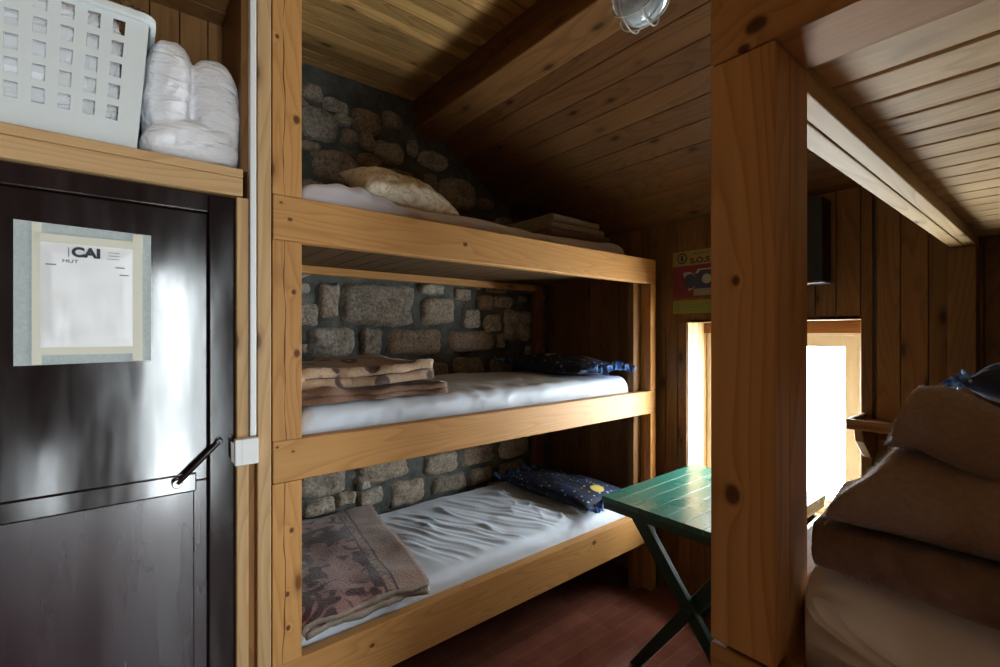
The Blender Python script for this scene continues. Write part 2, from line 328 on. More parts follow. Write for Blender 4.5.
class MB:
    def __init__(s): s.v = []; s.f = []; s.mi = []; s.cur = 0
    def add(s, vs, fs):
        k = len(s.v); s.v += [Vector(p) for p in vs]; s.f += [tuple(i + k for i in f) for f in fs]; s.mi += [s.cur] * len(fs); return s
    def hexa(s, p): return s.add(p, [(0, 3, 2, 1), (4, 5, 6, 7), (0, 1, 5, 4), (1, 2, 6, 5), (2, 3, 7, 6), (3, 0, 4, 7)])
    def box(s, x0, x1, y0, y1, z0, z1):
        return s.hexa([(x0, y0, z0), (x1, y0, z0), (x1, y1, z0), (x0, y1, z0), (x0, y0, z1), (x1, y0, z1), (x1, y1, z1), (x0, y1, z1)])
    def prism(s, pts, vec):
        n = len(pts); vec = Vector(vec); a = [Vector(p) for p in pts]
        fs = [tuple(range(n - 1, -1, -1)), tuple(range(n, 2 * n))] + [(i, (i + 1) % n, n + (i + 1) % n, n + i) for i in range(n)]
        return s.add(a + [p + vec for p in a], fs)
    def grid(s, f, nu, nv, cu=False, cv=False):
        vs = [f(i / nu, j / nv) for i in range(nu + (0 if cu else 1)) for j in range(nv + (0 if cv else 1))]
        w = nv + (0 if cv else 1); hh = nu + (0 if cu else 1); fs = []
        for i in range(nu):
            for j in range(nv):
                a, b = i, (i + 1) % hh; c, d = j, (j + 1) % w
                fs.append((a * w + c, b * w + c, b * w + d, a * w + d))
        return s.add(vs, fs)
    def tube(s, pts, r, seg=8, closed=False):
        pts = [Vector(p) for p in pts]; n = len(pts); rings = []
        up = Vector((0, 0, 1))
        for i, p in enumerate(pts):
            if closed: t = pts[(i + 1) % n] - pts[i - 1]
            else: t = pts[min(i + 1, n - 1)] - pts[max(i - 1, 0)]
            t.normalize()
            a = t.cross(up)
            if a.length < 1e-3: a = t.cross(Vector((1, 0, 0)))
            a.normalize(); b = t.cross(a)
            rings.append([p + a * r * math.cos(2 * PI * k / seg) + b * r * math.sin(2 * PI * k / seg) for k in range(seg)])
        vs = [q for rg in rings for q in rg]; fs = []
        for i in range(n if closed else n - 1):
            j = (i + 1) % n
            for k in range(seg): fs.append((i * seg + k, i * seg + (k + 1) % seg, j * seg + (k + 1) % seg, j * seg + k))
        if not closed: fs += [tuple(range(seg - 1, -1, -1)), tuple(range((n - 1) * seg, n * seg))]
        return s.add(vs, fs)
    def lathe(s, prof, c, ax, seg=32):
        ax = Vector(ax).normalized(); a = ax.orthogonal().normalized(); b = ax.cross(a); c = Vector(c)
        n = len(prof)
        vs = [c + ax * h + (a * math.cos(2 * PI * k / seg) + b * math.sin(2 * PI * k / seg)) * r for r, h in prof for k in range(seg)]
        fs = [(i * seg + k, i * seg + (k + 1) % seg, (i + 1) * seg + (k + 1) % seg, (i + 1) * seg + k) for i in range(n - 1) for k in range(seg)]
        return s.add(vs, fs)
    def disc(s, c, ax, r, h, seg=20):
        ax = Vector(ax).normalized(); a = ax.orthogonal().normalized(); b = ax.cross(a); c = Vector(c)
        return s.prism([c + (a * math.cos(2 * PI * k / seg) + b * math.sin(2 * PI * k / seg)) * r for k in range(seg)], ax * h)
    def build(s, name, mat, parent=None, bevel=0, smooth=False, solid=0, sub=0):
        if parent is not None: org = WORLD[parent.name]
        else:
            xs = [p.x for p in s.v]; ys = [p.y for p in s.v]; zs = [p.z for p in s.v]
            org = Vector(((min(xs) + max(xs)) / 2, (min(ys) + max(ys)) / 2, min(zs)))
        me = bpy.data.meshes.new(name)
        me.from_pydata([tuple(p - org) for p in s.v], [], s.f)
        mats = mat if isinstance(mat, (list, tuple)) else [mat]
        for m in mats: me.materials.append(m)
        if len(mats) > 1:
            for p, i in zip(me.polygons, s.mi): p.material_index = i
        bm = bmesh.new(); bm.from_mesh(me); bmesh.ops.recalc_face_normals(bm, faces=bm.faces); bm.to_mesh(me); bm.free()
        o = bpy.data.objects.new(name, me); C.objects.link(o)
        if parent is not None: o.parent = parent; WORLD[o.name] = org
        else: o.location = org; WORLD[o.name] = org
        if bevel:
            b = o.modifiers.new('Bevel', 'BEVEL'); b.width = bevel; b.segments = 2; b.limit_method = 'ANGLE'; b.angle_limit = .6
        if solid:
            b = o.modifiers.new('Solid', 'SOLIDIFY'); b.thickness = solid; b.offset = 0
        if sub:
            b = o.modifiers.new('Sub', 'SUBSURF'); b.levels = sub; b.render_levels = sub
        if smooth:
            for p in me.polygons: p.use_smooth = True
        return o

def struct(mb, name, mat, bevel=0, parent=None, **k):
    o = mb.build(name, mat, parent, bevel, **k)
    if parent is None: o['kind'] = 'structure'
    return o
def nz(x, y, z=0.0): return noise.noise(Vector((x, y, z)))

# ------------------------------------------------------------------ room shell
XW, YW, ZC = 2.40, 2.42, 2.80
XL, YF = -1.80, -1.60
b = MB(); b.box(XL - .1, XW + .3, YF - .1, YW + .3, -.12, 0); o = struct(b, 'floor', M['floor'])

# flat ceiling, boards run along the bunk
b = MB(); y = YF
while y < YW - .001:
    y1 = min(y + .066, YW); b.box(XL, 1.44, y + .0025, y1 - .0025, ZC, ZC + .02); y = y1
b.box(XL - .1, 1.44, YF - .1, YW + .3, ZC + .021, ZC + .12)
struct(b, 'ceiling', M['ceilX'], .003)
# sloped part, boards run across
def zr(x): return 2.655 - .60 * (x - 1.42)
b = MB(); x = 1.36; ca = math.cos(math.atan(.6))
while x < 2.46:
    x1 = x + .092; a0, a1 = x + .0012, x1 - .0012
    b.hexa([(a0, YF, zr(a0)), (a1, YF, zr(a1)), (a1, YW, zr(a1)), (a0, YW, zr(a0)), (a0, YF, zr(a0) + .022), (a1, YF, zr(a1) + .022), (a1, YW, zr(a1) + .022), (a0, YW, zr(a0) + .022)])
    x = x1
b.hexa([(1.30, YF - .1, zr(1.30) + .024), (2.75, YF - .1, zr(2.75) + .024), (2.75, YW + .3, zr(2.75) + .024), (1.30, YW + .3, zr(1.30) + .024),
        (1.30, YF - .1, zr(1.30) + .3), (2.75, YF - .1, zr(2.75) + .3), (2.75, YW + .3, zr(2.75) + .3), (1.30, YW + .3, zr(1.30) + .3)])
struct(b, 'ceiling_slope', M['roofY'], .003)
# purlin where the two meet, tipped with the roof
b = MB(); b.prism([(1.295, YF, 2.628), (1.443, YF, 2.588), (1.50, YF, 2.79), (1.352, YF, 2.83)], (0, YW - YF, 0))
struct(b, 'ceiling_beam', M['panelY'], .006)

# stone wall
ST = [(0.68,0.785,2.631,2.71),(0.674,0.846,2.434,2.591),(0.732,0.967,2.24,2.395),(0.941,1.097,2.541,2.664),(0.84,0.935,2.537,2.599),(0.883,0.967,2.446,2.529),(1.111,1.235,2.611,2.698),(0.961,1.104,2.343,2.428),(1.069,1.235,2.41,2.524),(1.344,1.534,2.434,2.534),(1.483,1.75,2.23,2.41),(0.785,0.922,2.602,2.664),(0.981,1.062,2.445,2.536),(1.368,1.466,2.28,2.408),(0.646,0.714,2.573,2.615),(0.669,0.773,2.37,2.418),(1.258,1.336,2.479,2.576),(0.772,0.864,1.532,1.709),(0.903,1.304,1.497,1.724),(0.632,0.761,1.492,1.6),(0.646,0.717,1.655,1.696),(0.724,0.944,1.332,1.482),(0.993,1.1,1.309,1.476),(1.149,1.492,1.334,1.473),(1.349,1.584,1.515,1.663),(1.584,1.709,1.663,1.728),(1.344,1.508,1.688,1.742),(1.646,1.78,1.49,1.604),(1.774,1.884,1.608,1.7),(1.903,2.059,1.623,1.698),(1.816,1.961,1.467,1.575),(1.993,2.226,1.406,1.607),(1.551,1.89,1.338,1.457),(1.928,1.98,1.357,1.447),(0.665,0.901,0.62,0.743),(0.967,1.258,0.633,0.741),(1.161,1.367,0.466,0.602),(0.858,0.955,0.549,0.609),(0.97,1.109,0.518,0.595),(0.684,0.844,0.528,0.603),(0.974,1.035,0.613,0.657),(1.373,1.607,0.601,0.723),(1.651,1.889,0.61,0.723),(1.944,2.202,0.605,0.73),(1.426,1.671,0.479,0.582),(1.701,1.878,0.485,0.577),(1.956,2.166,0.483,0.572)]
rs = random.Random(3)
allst = list(ST)
for _ in range(5000):                                             # smaller stones fill what is left between the big ones
    w = rs.uniform(.05, .26) if _ > 700 else rs.uniform(.13, .30); h = w * rs.uniform(.45, .85); x0 = rs.uniform(.34, 2.36 - w); z0 = rs.uniform(.02, 2.76 - h)
    if z0 + h > zr(x0 + w) - .02: continue
    if z0 > 1.85 and w < .11: continue
    if all(x0 > q[1] + .014 or x0 + w < q[0] - .014 or z0 > q[3] + .014 or z0 + h < q[2] - .014 for q in allst): allst.append((x0, x0 + w, z0, z0 + h))
b = MB()
b.grid(lambda s, t: Vector((.32 + 2.1 * s, YW + .012 * nz(s * 18, t * 24, 5) + .008 * nz(s * 60, t * 80), 0.0 + 2.82 * t)), 120, 150)
b.cur = 1
for k, (x0, x1, z0, z1) in enumerate(allst):
    cx, cz, rx, rz = (x0 + x1) / 2, (z0 + z1) / 2, (x1 - x0) / 2 * 1.05 + .004, (z1 - z0) / 2 * 1.05 + .004
    dep = rs.uniform(.016, .034); ph = rs.uniform(0, 99); pw = rs.uniform(4, 9) if z1 < 1.85 else rs.uniform(2.3, 3.4)
    if z1 > 1.85: rx, rz = (x1 - x0) / 2 * 1.12, (z1 - z0) / 2 * 1.12; skw = rs.uniform(-.16, .16); tlt = rs.uniform(-.012, .012)
    def fs(s, t):
        a = 2 * PI * t; c_, s_ = math.cos(a), math.sin(a)
        rr = 1 / ((abs(c_) ** pw + abs(s_) ** pw) ** (1 / pw))
        rr *= 1 + .17 * nz(c_ * 1.4 + ph, s_ * 1.4, ph) + .07 * nz(c_ * 4 + ph, s_ * 4, ph)
        q = s
        bulge = (1 - q ** 8)
        px, pz = cx + rx * rr * c_ * q + skw * rz * rr * s_ * q, cz + rz * rr * s_ * q
        y = YW + .012 - (dep + .014) * bulge + tlt * c_ * q - .012 * nz(px * 14, pz * 14, ph) * min(1, 3 * (1 - q)) - .006 * nz(px * 40, pz * 40, ph)
        return Vector((px, y, pz))
    b.grid(lambda s, t: fs(max(s, .03), t), 10, 36, cv=True)
    k0 = len(b.v) - 11 * 36; b.f.append(tuple(k0 + i for i in range(36))); b.mi.append(1)
struct(b, 'wall_back', [M['mortar'], M['stone']], smooth=True)
b = MB(); b.box(.3, 2.8, YW + .02, YW + .3, 0, 3.0); struct(b, 'wall_back_core', M['mortar'])

# plank wall with the window (far end)
WY0, WY1, WZ0, WZ1 = .565, 1.34, .58, 1.51
b = MB()
edges = [.512, .436, .353, .288]
y = .288
while y > YF: y -= .082; edges.append(y)
edges = sorted(edges)
y = .512 + .012; up = []
rb = random.Random(5)
es = [.524, .565]
while es[-1] < YW: es.append(es[-1] + rb.choice([.078, .078, .086]))
segs = [(edges[i], edges[i + 1]) for i in range(len(edges) - 1)] + [(es[i], min(es[i + 1], YW)) for i in range(len(es) - 1)]
for a, c in segs:
    a2, c2 = a + .0013, c - .0013; top = zr(XW) + .02
    if c2 <= a2: continue
    parts = [(a2, c2, 0, top)]
    if c > WY0 + .002 and a < WY1 - .002:
        parts = [(a2, c2, 0, WZ0), (a2, c2, WZ1, top)]
        if a < WY1 < c: parts.append((WY1, c2, WZ0, WZ1))
    for p0, p1, q0, q1 in parts: b.box(XW, XW + .02, p0, p1, q0, q1)
struct(b, 'wall_right', M['panelZ'], .0025)
b = MB()
for (p0, p1, q0, q1) in [(YF - .1, WY0 - .02, 0, 2.2), (WY1 + .02, YW + .3, 0, 2.2), (WY0 - .02, WY1 + .02, 0, WZ0 - .03), (WY0 - .02, WY1 + .02, WZ1 + .02, 2.2)]:
    b.box(XW + .021, XW + .34, p0, p1, q0, q1)
struct(b, 'wall_right_core', M['plaster'])

# window
w1 = thing('window_1', 'deep plank-lined window with cream frame in the plank wall', 'window', (XW + .2, .95, WZ0), kind='structure')
XF = 2.62
b = MB()
n = 4
for i in range(n):                                                 # lining boards on the two cheeks
    x0, x1 = XW + .26 * i / n + .001, XW + .26 * (i + 1) / n - .001
    b.box(x0, x1, WY1, WY1 + .018, WZ0, WZ1); b.box(x0, x1, WY0 - .018, WY0, WZ0, WZ1)
b.build('reveal', M['paleZ'] if 'paleZ' in M else M['pale'], w1, .003)
b = MB(); b.box(XW, XF + .04, WY0, WY1, WZ1, WZ1 + .018); b.box(XF - .03, XF, WY0, WY1, 1.452, WZ1 - .0005)
b.build('lintel_board', M['panelY'], w1, .002)
b = MB(); b.box(XW - .015, XF + .05, WY0 - .005, WY1 + .005, WZ0 - .028, WZ0); b.build('sill', M['pale'], w1, .004)
b = MB()
fz0, fz1 = WZ0, WZ1 - .03
for (p0, p1, q0, q1) in [(WY0, WY0 + .06, fz0, fz1), (WY1 - .06, WY1, fz0, fz1), (WY0 + .06, WY1 - .06, fz0, fz0 + .05), (WY0 + .06, WY1 - .06, fz1 - .04, fz1)]:
    b.box(XF, XF + .05, p0, p1, q0, q1)
b.build('window_frame', M['cream'], w1, .004)
b = MB(); g0, g1, gz0, gz1 = WY0 + .115, WY1 - .115, fz0 + .07, fz1 - .095
for (p0, p1, q0, q1) in [(WY0 + .06, g0, fz0 + .05, fz1 - .04), (g1, WY1 - .06, fz0 + .05, fz1 - .04), (g0, g1, fz0 + .05, gz0), (g0, g1, gz1, fz1 - .04)]:
    b.box(XF + .012, XF + .05, p0, p1, q0, q1)
sash = b.build('sash', M['cream'], w1, .004)
b = MB(); b.box(XF + .028, XF + .034, g0, g1, gz0, gz1); b.build('pane', M['pane'], sash)

# walls behind and beside the camera
b = MB()
D0, D1, DZ = .13, .495, 1.99
E0, E1, EZ0, EZ1 = -.52, -.36, .05, .62
for (p0, p1, q0, q1) in [(XL - .1, E0, 0, 2.9), (E0, E1, 0, EZ0), (E0, E1, EZ1, 2.9), (E1, D0, 0, 2.9), (D1, XW + .3, 0, 2.9), (D0, D1, DZ, 2.9)]: b.box(p0, p1, YF - .1, YF, q0, q1)
struct(b, 'wall_front', M['plaster'])
b = MB(); b.box(XL - .1, XL, YF, YW + .3, 0, 2.9); struct(b, 'wall_left', M['plaster'])
b = MB(); b.box(.555, XW, -.66, -.62, 0, 2.75); b.box(.50, .55, YF, -.09, 0, 2.79); struct(b, 'wall_bunk_side_and_light_block', M['darkwall'])  # second box is an added unseen wall that shades the near post
d2 = thing('door_2', 'glazed door in the wall behind', 'door', (.02, YF - .05, 0), kind='structure')
t = .03; b = MB()
for (a, c, q0, q1) in [(D0, D0 + t, 0, DZ), (D1 - t, D1, 0, DZ), (D0 + t, D1 - t, 0, .04), (D0 + t, D1 - t, DZ - .04, DZ)]: b.box(a, c, YF - .07, YF - .03, q0, q1)
lf = b.build('door_leaf', M['panelZ'], d2, .003)
b = MB(); b.box(D0 + t, D1 - t, YF - .052, YF - .048, .04, DZ - .04); b.build('pane', M['pane'], lf)
w2 = thing('added_window', 'added low window in the wall behind, for door reflections', 'window', (-.36, YF - .05, EZ0), kind='structure')  # added opening, supplies streaks reflected in the door and some fill light
b = MB()
for (a, c, q0, q1) in [(E0, E0 + t, EZ0, EZ1), (E1 - t, E1, EZ0, EZ1), (E0 + t, E1 - t, EZ0, EZ0 + t), (E0 + t, E1 - t, EZ1 - t, EZ1)]: b.box(a, c, YF - .07, YF - .03, q0, q1)
b.build('window_frame', M['panelZ'], w2, .003)
b = MB(); b.box(E0 + t, E1 - t, YF - .052, YF - .048, EZ0 + t, EZ1 - t); b.build('pane', M['pane'], w2)

# ------------------------------------------------------------------ wall with door and luggage shelf (left)
YP = 1.50
b = MB()
x = XL
while x < -.66: b.box(x + .001, x + .099, YP, YP + .02, 0, ZC); x += .1
b.box(XL, -.66, YP + .021, YP + .3, 0, ZC)
struct(b, 'wall_door_side', M['panelZ'], .003)
b = MB(); b.box(XL, .28, YP + .125, YP + .30, 0, 1.84); b.box(XL, .34, 1.90, 2.2, 1.80, ZC); struct(b, 'wall_door_light_seal', M['darkwall'])  # unseen backing added to stop daylight leaking round the door
b = MB(); b.box(-.66, .34, YP + .0, YP + .03, 2.54, ZC); b.box(-.66, .27, YP + .03, 1.87, 2.541, 2.56)
struct(b, 'wall_door_head', M['panelX'], .003)
b = MB(); b.box(.282, .333, YP + .08, YW, 0, ZC); struct(b, 'wall_partition', M['panelZ'], .003)
# jamb strip, recess strip, side plank
b = MB(); b.box(.246, .277, YP, YP + .08, 0, 1.84); struct(b, 'trim_1', M['pale'], .003)
b = MB(); b.box(.278, .298, YP + .03, YP + .08, 0, ZC); struct(b, 'trim_2', M['oldpineZ'], .002)
b = MB(); b.box(.2995, .3365, YP - .002, YP + .08, 0, ZC); struct(b, 'trim_3', M['pale'], .003)
# niche above the door
b = MB(); x = -.66
while x < .27: b.box(x + .001, min(x + .079, .27), 1.87, 1.89, 1.90, 2.54); x += .08
struct(b, 'wall_niche_back', M['panelZ'], .003)
b = MB(); b.box(.262, .28, YP + .03, 1.87, 1.925, 2.54); struct(b, 'wall_niche_side', M['panelZ'], .003)
b = MB(); y = YP + .03
while y < 1.86: b.box(-.66, .262, y + .001, min(y + .084, 1.87), 2.52, 2.539); y += .085
struct(b, 'ceiling_niche', M['panelX'], .003)

sh = thing('luggage_shelf', 'thick pine shelf above the black door carrying the laundry basket', 'shelf', (-.2, 1.7, 1.843))
b = MB(); b.box(-.66, .262, YP - .002, 1.87, 1.896, 1.921); b.build('shelf_board', M['paleX'], sh, .003)
b = MB(); b.box(-.66, .262, YP, YP + .06, 1.843, 1.8955); b.build('front_beam', M['paleX'], sh, .003)

# black door
dr = thing('door_1', 'glossy black-brown two-leaf door below the luggage shelf', 'door', (-.2, YP + .04, 0), kind='structure')
YD = YP + .036
b = MB(); b.box(.1805, .2445, YP + .018, YP + .08, 0, 1.84); b.box(-.66, -.575, YP + .018, YP + .08, 0, 1.84); b.box(-.575, .1805, YP + .018, YP + .08, 1.788, 1.84)
b.build('door_frame', M['door'], dr, .004)
b = MB(); b.box(-.575, .1795, YD - .008, YD + .045, 1.042, 1.7872); b.build('upper_leaf', M['door'], dr, .004)
b = MB(); b.box(-.575, .1795, YD, YD + .045, .01, 1.0405)
b.box(-.54, .148, YD - .006, YD, .12, 1.0165)
b.build('lower_leaf', M['door_glare'], dr, .004)
b = MB(); b.box(-.575, .152, YD - .016, YD, 1.017, 1.066); b.build('rail', M['door'], dr, .003)
b = MB()
p0, p1 = Vector((.107, YD - .030, 1.048)), Vector((.2045, YD - .030, 1.147))
b.tube([p0, p0.lerp(p1, .5), p1], .007, 10)
b.disc(p0 + Vector((0, .022, 0)), (0, -1, 0), .012, .026); b.disc(p1 + Vector((0, .022, 0)), (0, -1, 0), .009, .028)
hk = b.build('stay_hook', M['door'], dr, .002)

# notice on the door
YDS = YD; YD = YD - .008
nt_ = thing('taped_notice', 'grey card with taped plastic cover reading CAI on the black door', 'notice', (-.08, YD, 1.30))
yn = YD - .003
NX0, NX1, NZ0, NZ1 = -.200, .052, 1.377, 1.704
# card, slightly taller on the left as cut by hand
b = MB(); b.prism([(NX0, YD - .0005, NZ0 - .002), (NX1, YD - .0005, NZ0 + .002), (NX1, YD - .0005, NZ1 + .003), (NX0, YD - .0005, NZ1 + .008)], (0, -.003, 0)); b.build('card', M['card'], nt_)
ix0, ix1, iz0, iz1 = NX0 + .042, NX1 - .034, NZ0 + .036, NZ1 - .034
def filmf(s, t):
    x, z = ix0 + (ix1 - ix0) * s, iz0 + (iz1 - iz0) * t
    e = min(1, 8 * min(s, 1 - s), 8 * min(t, 1 - t))
    y = yn - .0015 - .004 * e - .0022 * e * (nz(s * 2, t * 6, 2) + .5 * nz(s * 4 + 3 * t, t * 3, 8)) - .001 * e * nz(s * 14, t * 3) * (1 - t)
    return Vector((x, y, z))
b = MB(); b.grid(filmf, 40, 50); b.build('plastic_cover', M['film'], nt_, smooth=True)
tape_lift = 0
for (a, c, q0, q1) in [(ix0 - .012, ix0 + .004, NZ0, NZ1 + .006), (ix1 - .004, ix1 + .016, NZ0 + .003, NZ1 + .001), (ix0 - .012, ix1 + .014, iz0 - .014, iz0 + .004), (ix0 + .002, ix1 + .014, iz1 - .004, iz1 + .016)]:
    b = MB(); b.box(a, c, yn - .0018 - .0005 * len(b.v) - tape_lift, yn - .0006, q0, q1); b.build('tape', M['tape'], nt_); tape_lift += .0007
def text_mesh(body, size, parent, loc, mat, name='lettering', rot=(PI / 2, 0, 0), bold=0.0, sx=1.0):
    cu = bpy.data.curves.new('txt', 'FONT'); cu.body = body; cu.size = size; cu.extrude = .0004; cu.offset = bold
    to = bpy.data.objects.new('txt', cu); C.objects.link(to)
    dg = bpy.context.evaluated_depsgraph_get(); me = bpy.data.meshes.new_from_object(to.evaluated_get(dg))
    bpy.data.objects.remove(to)
    mt = Matrix.Translation(Vector(loc) - WORLD[parent.name]) @ Matrix.Rotation(rot[2], 4, 'Z') @ Matrix.Rotation(rot[0], 4, 'X') @ Matrix.Diagonal((sx, 1, 1, 1))
    me.transform(mt); me.materials.clear(); me.materials.append(mat)
    o = bpy.data.objects.new(name, me); C.objects.link(o); o.parent = parent; WORLD[o.name] = WORLD[parent.name]; return o
yl = yn - .0115
text_mesh('CAI', .031, nt_, (ix0 + .057, yl, iz1 - .034), M['ink'], bold=.0016, sx=1.05)
text_mesh('HUT', .011, nt_, (ix0 + .040, yl, iz1 - .050), M['greyink'], 'small_lettering', bold=.0001, sx=1.3)
def mark(nm, *bx_): b = MB(); b.box(*bx_); b.build(nm, M['greyink'], nt_)
mark('printed_rule', ix0 + .051, ix0 + .0525, yl, yl + .001, iz1 - .036, iz1 - .014)
for k in range(3): mark('printed_rule', ix0 + .124 - .003 * (k == 2), ix0 + .146, yl, yl + .001, iz1 - .019 - .008 * k, iz1 - .0180 - .008 * k)
for (a, z) in [(.012, .058), (.138, .056), (.146, .074)]: mark('printed_dash', ix0 + a, ix0 + a + .018, yl, yl + .001, iz1 - z, iz1 - z + .0022)

YD = YDS
# conduit
cd = thing('cable_conduit', 'white plastic cable conduit running down to a junction box', 'cable conduit', (.288, YP + .02, 1.1))
b = MB(); b.box(.2795, .2965, YP - .004, YP + .028, 1.1525, ZC - .001); b.build('trunking', M['white_plastic'], cd, .003)
b = MB(); b.box(.237, .297, YP - .030, YP - .003, 1.078, 1.152); jb = b.build('junction_box', M['white_plastic'], cd, .003)
b = MB(); b.box(.2545, .2552, YP - .0306, YP - .029, 1.078, 1.152); b.build('lid_seam', M['card'], jb)
b = MB(); b.prism([(.2365, YP - .026, 1.086), (.2300, YP - .016, 1.092), (.2365, YP - .006, 1.086)], (-.001, 0, .056)); b.build('side_clip', M['white_plastic'], jb)

# laundry basket
bk = thing('laundry_basket', 'white plastic laundry basket with square holes on the luggage shelf', 'basket', (-.23, 1.66, 1.921))
BZ0, BZ1 = 1.923, 2.262
def bwall(x0, y0, x1, y1, nx, open_fn):
    """one sloping wall from bottom corner line to top corner line as a grid with holes"""
    b = MB()
    return b
cb = [(-.50, 1.515), (.022, 1.515), (.022, 1.80), (-.50, 1.80)]
ct = [(-.525, 1.500), (.048, 1.500), (.048, 1.825), (-.525, 1.825)]
b = MB()
zlev = [0, .085]
hz = []
for k in range(5): a = .062 + .0535 * k; hz.append((a, a + .036))
for i in range(4):
    j = (i + 1) % 4
    P = lambda s, t: Vector((cb[i][0] + (cb[j][0] - cb[i][0]) * s, cb[i][1] + (cb[j][1] - cb[i][1]) * s, BZ0)).lerp(Vector((ct[i][0] + (ct[j][0] - ct[i][0]) * s, ct[i][1] + (ct[j][1] - ct[i][1]) * s, BZ1)), t)
    Lw = .55 if i % 2 == 0 else .30
    nh = 11 if i % 2 == 0 else 5; pitch = .0455 / Lw; hw = .023 / Lw
    m0 = .5 - (nh - 1) / 2 * pitch
    if i == 0: m0 = 1 - .056 / Lw - (nh - 1) * pitch
    ss = [0]
    for k in range(nh): ss += [m0 + k * pitch - hw / 2, m0 + k * pitch + hw / 2]
    ss.append(1.0); ss = [max(0, q) for q in ss]
    tz = [0]
    for (a, c) in hz[:5]: tz += [a / .339, c / .339]
    tz.append(1.0)
    base = len(b.v); W = len(tz)
    vs = [P(s_, t_) for s_ in ss for t_ in tz]; fs = []
    for p in range(len(ss) - 1):
        for q in range(W - 1):
            if p % 2 == 1 and q % 2 == 1: continue
            fs.append((p * W + q, (p + 1) * W + q, (p + 1) * W + q + 1, p * W + q + 1))
    b.add(vs, fs)
b.add([(*cb[0], BZ0), (*cb[1], BZ0), (*cb[2], BZ0), (*cb[3], BZ0)], [(0, 1, 2, 3)])
body = b.build('basket_body', M['basket'], bk)
bm = bmesh.new(); bm.from_mesh(body.data); bmesh.ops.remove_doubles(bm, verts=bm.verts, dist=.0005); bm.to_mesh(body.data); bm.free()
md = body.modifiers.new('Solid', 'SOLIDIFY'); md.thickness = .004; md.offset = -1
b = MB()
def rimpath(e, z):
    x0, x1, y0, y1 = ct[0][0] - e, ct[1][0] + e, ct[0][1] - e, ct[2][1] + e; r = .03; pts = []
    for (cx, cy, a0) in [(x1 - r, y0 + r, -90), (x1 - r, y1 - r, 0), (x0 + r, y1 - r, 90), (x0 + r, y0 + r, 180)]:
        for k in range(6):
            a = math.radians(a0 + 18 * k); pts.append((cx + r * math.cos(a), cy + r * math.sin(a), z))
    return pts
r0, r1, r2, r3 = rimpath(.004, BZ1 - .016), rimpath(.014, BZ1 - .014), rimpath(.014, BZ1 + .004), rimpath(-.004, BZ1 + .006)
n = len(r0); vs = r0 + r1 + r2 + r3
b.add(vs, [(k * n + i, k * n + (i + 1) % n, (k + 1) * n + (i + 1) % n, (k + 1) * n + i) for k in range(3) for i in range(n)] + [(3 * n + i, 3 * n + (i + 1) % n, (i + 1) % n, i) for i in range(n)])
b.build('rim', M['basket'], bk, .002)
b = MB()
def bagf(s, t):
    a = 2 * PI * t; ph = PI * (s - .5)
    cx, cy, cz = -.235, 1.66, 2.11
    e = lambda v, p: math.copysign(abs(v) ** p, v)
    x, y, z = e(math.cos(a), .35) * e(math.cos(ph), .3), e(math.sin(a), .35) * e(math.cos(ph), .3), e(math.sin(ph), .45)
    d = 1 + .10 * nz(x * 5, y * 5, z * 5) + .06 * abs(nz(x * 11, y * 11, z * 11)) + .05 * nz(x * 24, y * 24, z * 24)
    p = Vector((cx + .232 * x * min(d, 1.05), cy + .128 * y * min(d, 1.04), cz + .175 * z * d))
    return p
b.grid(bagf, 60, 120, cv=True)
bag = b.build('plastic_bag', M['stuffing'], None, smooth=False)
setp(bag, 'crumpled clear and white plastic bag filling the laundry basket', 'bag')
b = MB()
def tuft(s, t):
    x = -.11 + .165 * s; h_ = .055 * math.sin(PI * min(1, .25 + s * .75)) ** .5 * (1 + .5 * nz(s * 9, 3)) + .02
    return Vector((x + .018 * nz(s * 11, t * 5, 2), 1.53 + .05 * t + .03 * nz(s * 8, t * 4, 6), BZ1 - .01 + h_ * math.sin(PI * t) + .012 * nz(s * 16, t * 9, 1)))
b.grid(tuft, 40, 22)
b.build('bag_top', M['pane_film'], bag, smooth=False)

# rolled duvet
def blob(name, parts, voxel, mat, label, cat, amp=.012, nsc=9):
    b = MB()
    for (c, r, rot, pw) in parts:
        R = Matrix.Rotation(rot, 3, 'Y')
        e = lambda v, p: math.copysign(abs(v) ** p, v)
        def f(s, t, c=c, r=r, R=R, pw=pw):
            a = 2 * PI * t; ph = PI * (s - .5)
            return Vector(c) + R @ Vector((r[0] * e(math.cos(ph), pw) * e(math.cos(a), pw), r[1] * e(math.cos(ph), pw) * e(math.sin(a), pw), r[2] * e(math.sin(ph), pw)))
        b.grid(f, 20, 32, cv=True)
    o = b.build(name, mat, None, smooth=True)
    m = o.modifiers.new('R', 'REMESH'); m.mode = 'VOXEL'; m.voxel_size = voxel; m.use_smooth_shade = True
    m = o.modifiers.new('S', 'SMOOTH'); m.iterations = 7; m.factor = .6
    tx = bpy.data.textures.new(name + 'n', 'CLOUDS'); tx.noise_scale = 1 / nsc; tx.noise_depth = 2
    m = o.modifiers.new('D', 'DISPLACE'); m.texture = tx; m.strength = amp; m.mid_level = .5; m.texture_coords = 'LOCAL'
    t2 = bpy.data.textures.new(name + 'f', 'CLOUDS'); t2.noise_scale = .022; t2.noise_depth = 1
    m = o.modifiers.new('D2', 'DISPLACE'); m.texture = t2; m.strength = .004; m.mid_level = .5; m.texture_coords = 'LOCAL'
    return setp(o, label, cat)
blob('rolled_duvet', [((.092, 1.622, 2.105), (.057, .10, .165), .05, .72), ((.206, 1.622, 2.100), (.064, .10, .150), -.06, .72), ((.152, 1.622, 1.985), (.117, .105, .064), 0, .6), ((.075, 1.60, 1.97), (.045, .09, .048), .3, .8)],
     .005, M['duvet'], 'folded white duvet standing beside the laundry basket on the shelf', 'duvet', .013, 11)

